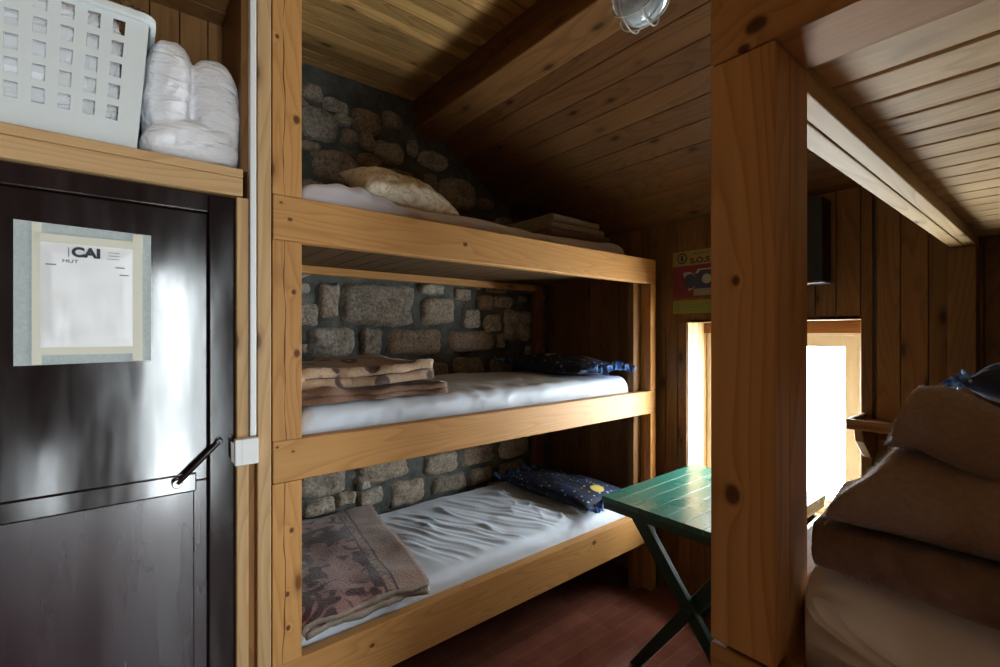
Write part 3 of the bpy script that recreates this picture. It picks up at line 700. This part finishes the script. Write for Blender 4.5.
# ------------------------------------------------------------------ left triple bunk
bl = thing('bunk_bed', 'three-tier built-in pine bunk against the stone wall', 'bunk bed', (1.35, 1.95, 0))
RX0, RX1 = .341, 2.352
tiers = [(.285, .450), (1.000, 1.127), (1.732, 1.868)]
gaps = [(0, .285), (.450, 1.000), (1.127, 1.732), (1.868, ZC - .001)]
b = MB()
b.box(.340, .4235, YP + .0455, YP + .082, 0, ZC - .001)
for (q0, q1) in gaps: b.box(.340, .4235, YP, YP + .0453, q0, q1 if q1 > 2 else q1 - .001)
b.build('post', M['postpine'], bl, .002)
b = MB(); zt = 1.733
b.box(2.300, 2.352, YP + .0455, YP + .082, 0, zt)
for (q0, q1) in gaps[:3]: b.box(2.300, 2.352, YP, YP + .0453, q0, min(q1, zt) - .001)
b.build('post', M['pineZ'], bl, .002)
b = MB()
b.box(2.228, 2.2985, 1.562, 1.60, 0, 1.77); b.box(2.20, 2.27, 2.33, 2.38, 0, 2.1); b.build('post', M['panelZ'], bl, .002)
for (q0, q1) in tiers:
    b = MB(); b.box(RX0, RX1, YP - .001, YP + .045, q0, q1); b.build('side_rail', M['railpine'], bl, .004)
for pz in (.350, 1.040, 1.780):
    b = MB(); x = .4245
    while x < 2.27:
        x1 = min(x + .092, 2.271); b.box(x + .001, x1 - .001, YP + .046, 2.375, pz, pz + .018); x = x1
    b.build('slat_platform', M['darkslat'], bl, .002)
    b = MB(); b.box(.34, 2.19, 2.325, 2.372, pz - .040, pz - .0005); b.build('back_ledger', M['pineX'], bl, .003)

# mattresses ------------------------------------------------------
def mattress(name, x0, x1, y0, y1, z0, z1, mat, disp, label, rad=.04, nx=200, flip=False):
    top = 80; prof = []
    hh = z1 - z0
    def arc(cy, cz, a0, a1, n): return [(cy + rad * math.cos(math.radians(a0 + (a1 - a0) * k / n)), cz + rad * math.sin(math.radians(a0 + (a1 - a0) * k / n))) for k in range(n + 1)]
    r2 = min(rad, hh * .45)
    prof += [(y0 + .01, z0)] + [(y0, z0 + .012 + (hh - rad - .012) * k / 6) for k in range(7)]
    prof += arc(y0 + rad, z1 - rad, 180, 90, 7)[1:]
    prof += [(y0 + rad + (y1 - y0 - 2 * rad) * k / top, z1) for k in range(1, top)]
    prof += arc(y1 - rad, z1 - rad, 90, 0, 7)
    prof += [(y1, z0 + .012), (y1 - .01, z0)]
    m = len(prof); b = MB(); rows = []
    xs = []
    for k in range(nx + 1): xs.append(x0 + (x1 - x0) * k / nx)
    vs = []
    cy, cz = (y0 + y1) / 2, z0
    for k, x in enumerate(xs):
        e = min(x - x0, x1 - x); sc_ = 1.0; er = .05
        if e < er: sc_ = 1 - .05 * (1 - math.sqrt(max(0, 1 - (1 - e / er) ** 2)))
        zt_ = 1.0 if e >= er else .55 + .45 * math.sqrt(max(0, 1 - (1 - e / er) ** 2))
        for (y, z) in prof:
            yy = cy + (y - cy) * (sc_ * .5 + .5); zz = cz + (z - cz) * zt_
            up = min(1, max(0, (z - z0) / hh)); 
            fr = 1 if y < y0 + .004 and z < z1 - rad * .5 else 0
            dz, dy = disp(x, y, up, fr)
            vs.append((x, yy + dy, zz + dz))
    fs = [(k * m + i, (k + 1) * m + i, (k + 1) * m + i + 1, k * m + i + 1) for k in range(nx) for i in range(m - 1)]
    fs += [(k * m + m - 1, (k + 1) * m + m - 1, (k + 1) * m, k * m) for k in range(nx)]
    fs += [tuple(range(m)), tuple(nx * m + i for i in range(m))]
    b.add(vs, fs)
    o = b.build(name, mat, None, smooth=True)
    return setp(o, label, 'mattress')
def sm(a, b_, x): t = min(1, max(0, (x - a) / (b_ - a))); return t * t * (3 - 2 * t)
def wr_bottom(x, y, up, fr):
    mask = sm(.88, 1.02, x) * (1 - sm(1.85, 2.0, x)) * sm(1.565, 1.63, y) * (1 - sm(2.08, 2.25, y))
    u = x + .34 * (y - 1.7) + .025 * nz(x * 5, y * 5)
    r1 = max(0, 1 - 3.2 * abs(nz(u * 10, y * 1.1, 3))) ** 2 * (.55 + nz(x * 4, y * 4, 7))
    r2 = max(0, 1 - 3.0 * abs(nz(u * 22 + y * 3, y * 1.6, 9))) ** 2
    k = sm(1.55, 1.75, x) * (1 - sm(1.9, 2.0, x))
    r3 = max(0, 1 - 3.0 * abs(nz(x * 9 - y * 4, y * 9 + x * 3, 12))) ** 2 * k
    front = -.006 * nz(x * 5, up * 3) * fr - .003 * nz(x * 22, up * 6) * fr
    return up * (mask * (.017 * r1 + .008 * r2 + .010 * r3) + .008 * nz(x * 4, y * 4) + .003 * nz(x * 16, y * 11)), front
def wr_mid(x, y, up, fr):
    rr = max(0, 1 - 3 * abs(nz(x * 6 + up * 2, up * 1.6, 5))) ** 2
    return up * (.010 * nz(x * 3, y * 3, 4) + .004 * nz(x * 14, y * 10, 1)), (-.007 * nz(x * 6, up * 3 + x, 2) - .006 * rr - .003 * nz(x * 18, up * 9, 1)) * fr
def wr_top(x, y, up, fr):
    bumpz = .035 * math.exp(-((x - .60) / .14) ** 2) * (1 - sm(1.62, 1.9, y)) + .02 * math.exp(-((x - 2.05) / .1) ** 2)
    fold = .006 * math.sin((x - .5) * 60 + 6 * nz(x * 3, y * 2)) * math.exp(-((x - .70) / .18) ** 2)
    return up * (bumpz + .010 * nz(x * 3, y * 3, 7) + fold + .005 * nz(x * 10, y * 8, 2)), -.008 * nz(x * 8 + 3 * up, up * 4, 2) * fr
mattress('mattress', .430, 2.16, YP + .05, 2.30, .369, .512, M['sheet'], wr_bottom, 'bottom-tier mattress in creased white sheet under the floral blanket')
mattress('mattress', .430, 2.17, YP + .05, 2.30, 1.059, 1.212, M['sheet'], wr_mid, 'middle-tier mattress in white sheet under the beige folded blankets')
mattress('mattress', .430, 2.15, YP + .05, 2.30, 1.799, 1.925, M['lilac_sheet'], wr_top, 'top-tier mattress in lilac-white sheet just under the ceiling')

# folded blankets ---------------------------------------------------
def folded(name, mat, label, u0, u1, v0, v1, z0, t, layers, front_first, cap, deform=None, nv=60, mu=14, lump=.18, wob=.006, seed=0, group=None, axis='Y', pitch=1.06, cat='blanket'):
    """serpentine of `layers` layers; folds at u0 (front) and u1 (back), extruded along v"""
    path = []
    dz = t * pitch
    lo, hi = u0 + dz / 2, u1 - dz / 2
    cur_front = front_first                      # first layer starts at front (True) or at back
    for k in range(layers):
        z = z0 + t / 2 + dz * k
        us = [lo + (hi - lo) * i / mu for i in range(mu + 1)]
        if not cur_front: us = us[::-1]
        path += [(u, z, k) for u in us]
        if k < layers - 1:
            c = us[-1]; sgn = -1 if c == lo else 1
            for a in range(1, 8):
                th = -PI / 2 + PI * a / 8; path.append((c + sgn * dz / 2 * math.cos(th), z + dz / 2 + dz / 2 * math.sin(th), k + .5))
        cur_front = not cur_front
    n = len(path); nor = []
    for i in range(n):
        a = Vector(path[max(0, i - 1)][:2]); c = Vector(path[min(n - 1, i + 1)][:2]); d = (c - a).normalized(); nor.append((-d.y, d.x))
    vs = []
    for j in range(nv + 1):
        v = v0 + (v1 - v0) * j / nv
        for sgn in (1, -1):
            for i, (u, z, k) in enumerate(path):
                uu = u + sgn * nor[i][0] * t * .48; zz = z + sgn * nor[i][1] * t * .48
                near = 1 - sm(u0, u0 + .12, u)
                uu += wob * nz(v * 9, k * 2.3, seed) * (.4 + near) + .3 * wob * nz(v * 40, k * 5, seed + 4)
                zz = z0 + (zz - z0) * (1 + lump * nz(u * 5, v * 5, seed + 9) + .5 * lump * nz(u * 14, v * 14, seed + 2))
                vv = v
                ev = wob * 1.4 * nz(u * 12, k * 3.1 + sgn * .2, seed + 6) + .5 * wob * nz(u * 40, k * 7, seed)
                if j < 4: vv += ev * (1 - j / 4)
                if j > nv - 4: vv += ev * (1 - (nv - j) / 4)
                p = Vector((uu, vv, zz))
                if deform: p = deform(p)
                vs.append(p if axis == 'U' else (Vector((p.y, p.x, p.z)) if axis == 'Y' else p))
    W = 2 * n; fs = []
    for j in range(nv):
        for i in range(n - 1):
            fs.append((j * W + i, j * W + i + 1, (j + 1) * W + i + 1, (j + 1) * W + i))
            fs.append((j * W + n + i, (j + 1) * W + n + i, (j + 1) * W + n + i + 1, j * W + n + i + 1))
        for i in (0, n - 1): fs.append((j * W + i, (j + 1) * W + i, (j + 1) * W + n + i, j * W + n + i))
    for j in (0, nv):
        for i in range(n - 1): fs.append((j * W + i, j * W + n + i, j * W + n + i + 1, j * W + i + 1))
    b = MB(); b.add(vs, fs); b.mi = [0] * (len(fs) - 2 * (n - 1)) + [1 if isinstance(mat, list) else 0] * (2 * (n - 1))
    o = b.build(name, mat, None, smooth=True)
    return setp(o, label, cat, group)
def add_fuzz(o, count, ymin, seed, mat):
    # wool nap standing off the edge of the blanket that faces the window
    me = o.data; R_ = random.Random(seed); b = MB(); org = WORLD[o.name]
    ps = [p for p in me.polygons if (p.center.y + org.y) > ymin]
    ws = [p.area for p in ps]
    for p in R_.choices(ps, ws, k=count):
        vs_ = [me.vertices[i].co for i in p.vertices]
        a, c = R_.random(), R_.random()
        q = vs_[0].lerp(vs_[1], a).lerp(vs_[3].lerp(vs_[2], a), c) + org if len(vs_) == 4 else p.center + org
        d = p.normal + Vector((R_.uniform(-.9, .9), R_.uniform(-.9, .9), R_.uniform(-.9, .9))); d.normalize()
        l_ = R_.uniform(.0025, .006); side = d.cross(Vector((R_.uniform(-1, 1), R_.uniform(-1, 1), R_.uniform(-1, 1)))).normalized() * .00028
        b.add([q - side, q + side, q + d * l_], [(0, 1, 2)])
    f = b.build('wool_nap', mat, o); f['kind'] = 'stuff'; return f
# axis 'Y': u is world Y, v is world X.   axis 'X': u is world X, v is world Y
def skew_bot(p):   # far edge of the blanket runs further along the bunk at the wall
    q = p.copy(); q.x = p.x + (p.y - 1.5) * .17 * sm(.45, 1.0, p.x); q.z += .012 * nz(p.x * 8, p.y * 3) - .018 * (1 - sm(1.49, 1.58, p.y)); return q
folded('floral_blanket', [M['floral'], M['taupe']], 'mauve-brown floral blanket folded over the near end of the bottom mattress', .434, .885, 1.500, 2.31, .516, .021, 2, False, 0, skew_bot, nv=110, mu=30, lump=.22, wob=.012, seed=1, axis='X')
def wavy(p): q = p.copy(); q.y = p.y + .018 * nz(p.x * 9, p.z * 30, 5) + .02 * nz(p.x * 3, 1); return q
folded('brown_blanket', [M['choc_wool'], M['choc_wool']], 'chocolate brown blanket folded beneath the beige one on the middle tier', .432, 1.000, 1.558, 2.20, 1.217, .020, 2, False, 0, wavy, nv=80, mu=30, lump=.45, wob=.012, seed=2, axis='X')
def tilt_beige(p): q = p.copy(); q.y = p.y + .03 * nz(p.x * 4, p.z * 9, 3); q.z += .012 * sm(.6, .95, p.x); return q
folded('beige_blanket', [M['motif'], M['motif']], 'beige blanket with dark brown motifs folded on the middle tier', .445, .965, 1.585, 2.20, 1.262, .033, 2, False, 0, tilt_beige, nv=80, mu=30, lump=.25, wob=.010, seed=3, axis='X')
zb = 1.950
for k, (m_, lb, th) in enumerate([('dark_wool', 'dark folded blanket lowest of the stack on the top tier', .020), ('grey_wool', 'grey-brown folded blanket in the middle of the top-tier stack', .018), ('grey_wool', 'light-edged folded blanket uppermost of the top-tier stack', .020)]):
    folded('folded_blanket', M[m_], lb, 1.66 + .02 * k, 2.18, 1.66 + .03 * k, 2.13 - .02 * k, zb, th * .93, 2, False, 0, None, nv=40, lump=.12, wob=.006, seed=10 + k, group='blanket stack on the top tier')
    zb += 2 * th * 1.02 + .004

# pillows -----------------------------------------------------------
def pillow(name, mat, label, c, a, b_, h, R=Matrix.Identity(3), frill=None, seed=0, pin=.08):
    r = thing(name, label, 'pillow', c)
    ca_ = Vector(c)
    def surf(s, t, sg):
        x, y = 2 * s - 1, 2 * t - 1
        ox = a * x * (1 - pin * (1 - y * y) + pin * .4); oy = b_ * y * (1 - pin * (1 - x * x) + pin * .4)
        th = h * ((1 - abs(x) ** 2.6) * (1 - abs(y) ** 2.6)) ** .45
        th *= 1 + .22 * nz(x * 2 + seed, y * 2, seed) + .10 * nz(x * 6, y * 6, seed)
        return ca_ + R @ Vector((ox, oy, (sg * th if sg > 0 else -th * .75) + h * .75))
    b = MB(); b.grid(lambda s, t: surf(s, t, 1), 36, 36); b.grid(lambda s, t: surf(s, t, -1), 36, 36)
    o = b.build('pillow_case', mat, r, smooth=True)
    bm = bmesh.new(); bm.from_mesh(o.data); bmesh.ops.remove_doubles(bm, verts=bm.verts, dist=.0004); bmesh.ops.recalc_face_normals(bm, faces=bm.faces); bm.to_mesh(o.data); bm.free()
    if frill:
        for sg in (-1, 1):                                        # frilled hem on the two short ends
            def ff(s, t):
                x = (2 * s - 1) * 1.04; oy = b_ * (1 - pin * (1 - x * x) + pin * .4)
                w = frill * t * (1 + .35 * nz(s * 14, seed))
                z = t * (.020 * math.sin(s * 2 * PI * 5 + 3 * nz(s * 6, 1)) + .030 * nz(s * 9, t * 1.5, seed)) + .010 * nz(s * 22, t * 4, seed)
                return ca_ + R @ Vector((a * x + .012 * t * nz(s * 12, 7, seed), sg * (oy - .01 + w), h * .75 + z + .010 * t))
            b = MB(); b.grid(ff, 140, 8); b.build('frill', M['frill'], r, smooth=True, solid=.003)
    return r
pillow('pillow', M['creampillow'], 'cream damask pillow leaning on the stone wall on the top tier', (.86, 1.74, 1.952), .205, .15, .080, Matrix.Rotation(.42, 3, 'X') @ Matrix.Rotation(.10, 3, 'Y'), None, 3)
pillow('pillow', M['space_orange'], 'navy starry pillow with blue frill at the far end of the middle tier', (1.99, 1.915, 1.218), .165, .315, .062, Matrix.Rotation(.02, 3, 'X'), .095, 5)
pillow('pillow', M['space_moon'], 'navy starry pillow with blue frill and yellow moon on the bottom tier', (1.985, 1.875, .522), .19, .33, .055, Matrix.Rotation(.03, 3, 'Z'), .06, 8)

# ------------------------------------------------------------------ right bunk
br_ = thing('bunk_bed', 'pine bunk with thick near post, carrying the stacked brown blankets', 'bunk bed', (1.45, -.15, 0))
b = MB()
b.box(.6105, .668, .211, .285, 0, 1.780); b.box(.566, .610, .211, .285, 1.072, 1.780); b.box(.566, .610, .211, .285, 0, .929)
b.build('post', M['nearpost'], br_, .0025)
b = MB(); b.box(.566, .668, -.56, .2855, 1.7815, 1.915); b.build('head_beam', M['headbeam'], br_, .003)
b = MB(); b.box(.565, .6095, -.56, .2855, .930, 1.067); b.build('end_rail', M['oldpineY'], br_, .003)
b = MB(); b.box(2.29, 2.385, .214, .286, 0, 1.758); b.build('post', M['panelZ'], br_, .003)
b = MB(); b.box(.566, .668, -.60, -.53, 0, 1.78); b.build('post', M['oldpineZ'], br_, .003)
b = MB(); b.box(2.29, 2.385, -.60, -.53, 0, 1.78); b.build('post', M['panelZ'], br_, .003)
b = MB(); b.box(.669, 2.385, .2475, .282, 1.760, 1.905); b.build('side_rail', M['rawX'], br_, .002)
b = MB(); b.box(.669, 2.385, .217, .2465, 1.762, 1.7995); b.build('ledger', M['rawX'], br_, .002)
b = MB(); b.box(.669, 2.285, .222, .280, 1.000, 1.127); b.build('side_rail', M['pineX'], br_, .003)
for (pz, y1) in ((1.800, .2465), (1.020, .221)):
    b = MB(); x = .6685
    n_ = 0
    while x < 2.37:
        x1 = (.697 + .0925 * n_); n_ += 1
        b.box(x + .0038, x1 - .0038, -.56, y1, pz, pz + .032); x = x1
    b.build('slat_platform', M['rawY'], br_, .003)
def wr_right(x, y, up, fr): return up * (.008 * nz(x * 4, y * 4, 3) + .005 * nz(x * 12, y * 10, 5)), -.006 * nz(x * 7, up * 4) * fr
mattress('mattress', .618, 2.26, -.53, .205, 1.053, 1.182, M['bunksheet'], wr_right, 'mattress in pale sheet under the brown blanket stack by the post', rad=.035)
def back_sag(k, x0):
    def f(p):
        q = p.copy(); q.z = p.z - k * max(0, p.x - x0); return q
    return f
def rb(zb):
    def f(p):   # u=X, v=Y: the stack sags behind its front edge and leans to the wall side
        q = p.copy(); q.z = zb + (p.z - zb) * (1 - .55 * sm(.66, 1.05, p.x)) - .0 ; return q
    return f
folded('wool_blanket', M['dark_wool'], 'dark brown blanket lowest of the stack on the bunk by the post', .604, 1.10, .188, -.50, 1.185, .024, 2, False, 0, rb(1.185), nv=80, lump=.12, wob=.010, seed=21, axis='X', group='blanket stack by the post')
def rb2(p):
    q = p.copy(); d = .52 * sm(.66, 1.05, p.x); q.z = 1.185 + (p.z - 1.185) * (1 - d)
    q.y = p.y - .06 * sm(1.245, 1.33, p.z) * sm(.0, .19, p.y); q.x += .012 * sm(1.27, 1.33, p.z); return q
folded('wool_blanket', M['brown_wool'], 'thick brown wool blanket with a big rounded fold in mid stack', .612, 1.08, .180, -.50, 1.237, .043, 2, False, 0, rb2, nv=80, lump=.10, wob=.008, seed=22, axis='X', group='blanket stack by the post')
def rb3(p):
    q = p.copy(); d = .50 * sm(.68, 1.05, p.x); q.z = 1.185 + (p.z - 1.185) * (1 - d) - .42 * max(0, .10 - p.y) * sm(-.3, .06, p.y) - .04 * sm(.06, -.3, p.y)
    q.y -= .015 * sm(1.33, 1.40, p.z) * sm(.0, .12, p.y); return q
folded('wool_blanket', M['brown_wool'], 'brown wool blanket uppermost of the stack beside the post', .618, 1.06, .122, -.48, 1.329, .034, 2, False, 0, rb3, nv=80, lump=.12, wob=.010, seed=23, axis='X', group='blanket stack by the post')
for k, (o_, ym) in enumerate([(bpy.data.objects['wool_blanket'], .10), (bpy.data.objects['wool_blanket.001'], .05), (bpy.data.objects['wool_blanket.002'], -.02)]):
    add_fuzz(o_, 9000, ym, 40 + k, M['nap'])
pillow('pillow', M['space'], 'navy starry pillow with blue frill behind the brown blanket stack', (2.06, -.095, 1.215), .155, .30, .105, Matrix.Rotation(.05, 3, 'Y'), .045, 11)

# ------------------------------------------------------------------ table
tb = thing('folding_table', 'green painted plank table with crossed legs by the window', 'table', (1.98, .92, 0))
TX0, TX1, TY0, TY1, TZ = 1.60, 2.372, .68, 1.285, .750
b = MB(); n = 8; wd = (TY1 - TY0) / n
for k in range(n): b.box(TX0, TX1, TY0 + wd * k + .0012, TY0 + wd * (k + 1) - .0012, TZ - .022, TZ)
b.cur = 1
for k in range(n):
    for xx in (TX0 + .05, TX0 + .09, TX1 - .06):
        for yy in (.25, .75): b.disc((xx, TY0 + wd * (k + yy), TZ - .001), (0, 0, 1), .004, .0016, 8)
b.build('tabletop', [M['green'], M['green_dark']], tb, .002)
for x in (1.70, 2.26): b = MB(); b.box(x, x + .04, TY0 + .03, TY1 - .03, TZ - .065, TZ - .0225); b.build('crossbar', M['green_dark'], tb, .003)
b = MB()
b.box(TX0 + .005, TX1 - .005, TY1 - .03, TY1 - .005, TZ - .055, TZ - .0225); b.box(TX0 + .005, TX1 - .005, TY0 + .005, TY0 + .03, TZ - .055, TZ - .0225)
b.box(TX0 + .005, TX0 + .03, TY0 + .03, TY1 - .03, TZ - .055, TZ - .0225)
b.build('apron', M['green_dark'], tb, .003)
def leg(x, ya, yb):
    b = MB(); w_ = .062; d = Vector((0, yb - ya, -(TZ - .07))); d.normalize(); nn = Vector((0, d.z, -d.y)) * w_ / 2
    a = Vector((x, ya, TZ - .066)); c = Vector((x, yb, 0.0))
    p = [a - nn, a + nn, c + nn, c - nn]; p[2].z = 0; p[3].z = 0
    b.prism(p, (.028, 0, 0)); b.build('leg', M['green_dark'], tb, .003)
for x in (1.700, 2.262): leg(x, 1.19, .66); leg(x + .030, .72, 1.21)
b = MB(); b.box(1.69, 2.30, .925, .975, .345, .375); b.build('stretcher', M['green_dark'], tb, .003)

# ------------------------------------------------------------------ wall things
ss = thing('wall_shelf', 'small pine bracket shelf between the window and the bunk post', 'shelf', (2.28, .43, .98))
b = MB(); b.box(2.172, 2.399, .292, .558, 1.080, 1.098); b.box(2.172, 2.186, .292, .558, 1.098, 1.120); b.box(2.186, 2.399, .544, .558, 1.098, 1.120)
b.build('tray', M['panelY'], ss, .003)
b = MB(); b.prism([(2.20, .512, 1.079), (2.398, .512, 1.079), (2.398, .512, .95), (2.33, .512, .95), (2.22, .512, 1.03)], (0, .028, 0)); b.build('bracket', M['panelZ'], ss, .003)
bx = thing('wall_box', 'black box fixed high on the plank wall behind the near post', 'box', (2.34, .74, 1.67))
b = MB(); b.box(2.285, 2.399, .668, .83, 1.675, 2.03); b.build('case', M['black_box'], bx, .005)
b = MB(); b.box(2.280, 2.399, .664, .835, 1.666, 1.6745); b.build('base_lip', M['greyink'], bx, .002)

po = thing('poster', 'red and yellow telephone sign on the plank wall above the window', 'poster', (2.398, 1.27, 1.56))
X0 = XW - .0015; PY1, PY0 = 1.421, 1.115
def flat(name, pts, mat, lift, parent=None):
    b = MB(); b.prism([(X0 - lift, y_, z_) for (y_, z_) in pts], (-.0006, 0, 0)); return b.build(name, mat, parent or po)
def rect(y0, y1, z0, z1): return [(y0, z0), (y1, z0), (y1, z1), (y0, z1)]
flat('yellow_panel', rect(PY0, PY1, 1.822, 1.902), M['poster_y'], 0)
flat('red_panel', rect(PY0, PY1, 1.645, 1.8215), M['poster_r'], 0)
flat('lime_panel', rect(PY0, PY1, 1.560, 1.632), M['poster_g'], 0)
def circ(cy, cz, ry, rz, a0=0, a1=360, n=24): return [(cy + ry * math.cos(math.radians(a0 + (a1 - a0) * k / n)), cz + rz * math.sin(math.radians(a0 + (a1 - a0) * k / n))) for k in range(n + (0 if a1 - a0 == 360 else 1))]
flat('emblem', circ(1.365, 1.863, .030, .030), M['poster_n'], .001); flat('emblem_centre', circ(1.365, 1.863, .022, .022), M['poster_y'], .0018); flat('emblem_cross', rect(1.357, 1.373, 1.848, 1.878), M['poster_n'], .0026)
text_mesh('S.O.S', .040, po, (X0 - .002, 1.318, 1.832), M['ink'], rot=(PI / 2, 0, -PI / 2), bold=.0014, sx=1.25)
b = MB()
for (a, c) in [(1.212, 1.232), (1.236, 1.256), (1.260, 1.280), (1.284, 1.304)]: b.box(X0 - .0022, X0 - .0010, a, c, 1.877, 1.889)
b.build('small_lettering', M['greyink'], po)
flat('handset', circ(1.335, 1.735, .052, .052, 60, 260), M['poster_w'], .001)
flat('handset_gap', circ(1.318, 1.735, .036, .040), M['poster_n'], .0017)
flat('telephone_body', [(1.295, 1.690), (1.155, 1.690), (1.165, 1.760), (1.185, 1.790), (1.262, 1.790), (1.285, 1.760)], M['poster_n'], .0012)
flat('receiver', [(1.29, 1.775), (1.15, 1.775), (1.165, 1.798), (1.275, 1.798)], M['poster_w'], .0010)
flat('dial', circ(1.225, 1.742, .026, .026), M['poster_w'], .0022)
flat('caption_block', rect(1.15, 1.298, 1.655, 1.692), M['poster_b'], .0022)
b = MB()
for k in range(3): b.box(X0 - .0022, X0 - .0010, 1.13, 1.37, 1.575 + .016 * k, 1.578 + .016 * k)
b.box(X0 - .0022, X0 - .0010, 1.385, 1.390, 1.572, 1.622); b.box(X0 - .0022, X0 - .0010, 1.40, 1.405, 1.572, 1.622)
b.build('ruled_lines', M['greyink'], po)

# bulkhead lamp under the purlin
ax = Vector((-.26, 0, -.965)).normalized()
lc = Vector((1.365, .925, 2.610))
lp = thing('bulkhead_lamp', 'round bulkhead lamp with wire guard under the ceiling beam', 'lamp', lc)
b = MB(); b.lathe([(0, 0), (.092, 0), (.096, .012), (.094, .030), (.080, .034), (0, .034)], lc, ax, 40); b.build('base', M['steel'], lp, smooth=True)
b = MB(); b.lathe([(.078 * math.cos(a), .030 + .080 * math.sin(a)) for a in [PI / 2 * k / 12 for k in range(13)]], lc, ax, 40); b.build('glass', M['lampglass'], lp, smooth=True)
b = MB()
e1 = ax.orthogonal().normalized(); e2 = ax.cross(e1)
ang = .6; e1, e2 = e1 * math.cos(ang) + e2 * math.sin(ang), e2 * math.cos(ang) - e1 * math.sin(ang)
b.tube([lc + ax * .034 + (e1 * math.cos(2 * PI * k / 36) + e2 * math.sin(2 * PI * k / 36)) * .092 for k in range(36)], .0028, 6, True)
for (d, e) in ((e1, e2), (e2, e1)):
    for off in (-.034, .034):
        R = math.sqrt(.092 ** 2 - off ** 2)
        b.tube([lc + ax * (.034 + .088 * math.sin(PI * k / 20) ** .8 * (R / .092)) + d * R * math.cos(PI * k / 20) + e * off for k in range(21)], .0026, 6)
b.build('wire_guard', M['wire'], lp, smooth=True)

for o in C.objects:
    if o.get('category') == 'mattress': o['group'] = 'mattresses on the bunks'
    if o.get('category') == 'pillow' and 'starry' in o['label']: o['group'] = 'navy starry pillows'
# ------------------------------------------------------------------ light
W = bpy.data.worlds.new('world'); bpy.context.scene.world = W; W.use_nodes = True
nt = W.node_tree; nt.nodes.clear()
out = nt.nodes.new('ShaderNodeOutputWorld'); bg = nt.nodes.new('ShaderNodeBackground')
tc = N(nt, 'ShaderNodeTexCoord'); sp = N(nt, 'ShaderNodeSeparateXYZ'); L(nt, tc.outputs['Generated'], sp.inputs[0])
fx = ramp(nt, math_n(nt, 'MULTIPLY_ADD', sp.outputs[0], .5), [(.42, .0), (.72, 1.0)])
nt.nodes[-2].inputs[2].default_value = .5 if nt.nodes[-2].type == 'MATH' else 0
for n_ in nt.nodes:
    if n_.type == 'MATH' and n_.operation == 'MULTIPLY_ADD': n_.inputs[2].default_value = .5
SKY_F, SKY_B = 52.0, 20.0
st = math_n(nt, 'MULTIPLY_ADD', fx, SKY_F - SKY_B); st.node.inputs[2].default_value = SKY_B
L(nt, st, bg.inputs['Strength']); bg.inputs['Color'].default_value = (.91, .965, 1.0, 1)
L(nt, bg.outputs[0], out.inputs[0])
W.cycles.sampling_method = 'MANUAL'; W.cycles.sample_map_resolution = 256
def portal(name, loc, rot, sx, sy):
    l = bpy.data.lights.new(name, 'AREA'); l.shape = 'RECTANGLE'; l.size = sx; l.size_y = sy; l.cycles.is_portal = True
    o = bpy.data.objects.new(name, l); C.objects.link(o); o.location = loc; o.rotation_euler = rot
portal('window_portal', (XF + .06, .9525, 1.10), (0, PI / 2, 0), .80, .80)
portal('added_window_portal', ((E0 + E1) / 2, YF - .09, (EZ0 + EZ1) / 2), (PI / 2, 0, 0), E1 - E0, EZ1 - EZ0)
portal('door_portal', ((D0 + D1) / 2, YF - .09, 1.0), (PI / 2, 0, 0), D1 - D0, 2.0)

# ------------------------------------------------------------------ camera
cam = bpy.data.cameras.new('camera'); cam.sensor_width = 36; cam.lens = 16.7
co = bpy.data.objects.new('camera', cam); C.objects.link(co); co.location = (0, 0, H)
co.rotation_euler = (PI / 2, 0, math.radians(-38.9))
bpy.context.scene.camera = co
cam.clip_start = .02
vs = bpy.context.scene.view_settings
vs.view_transform = 'Standard'; vs.look = 'None'; vs.gamma = 1; vs.exposure = 0; vs.use_curve_mapping = False
bpy.context.scene.cycles.use_denoising = True
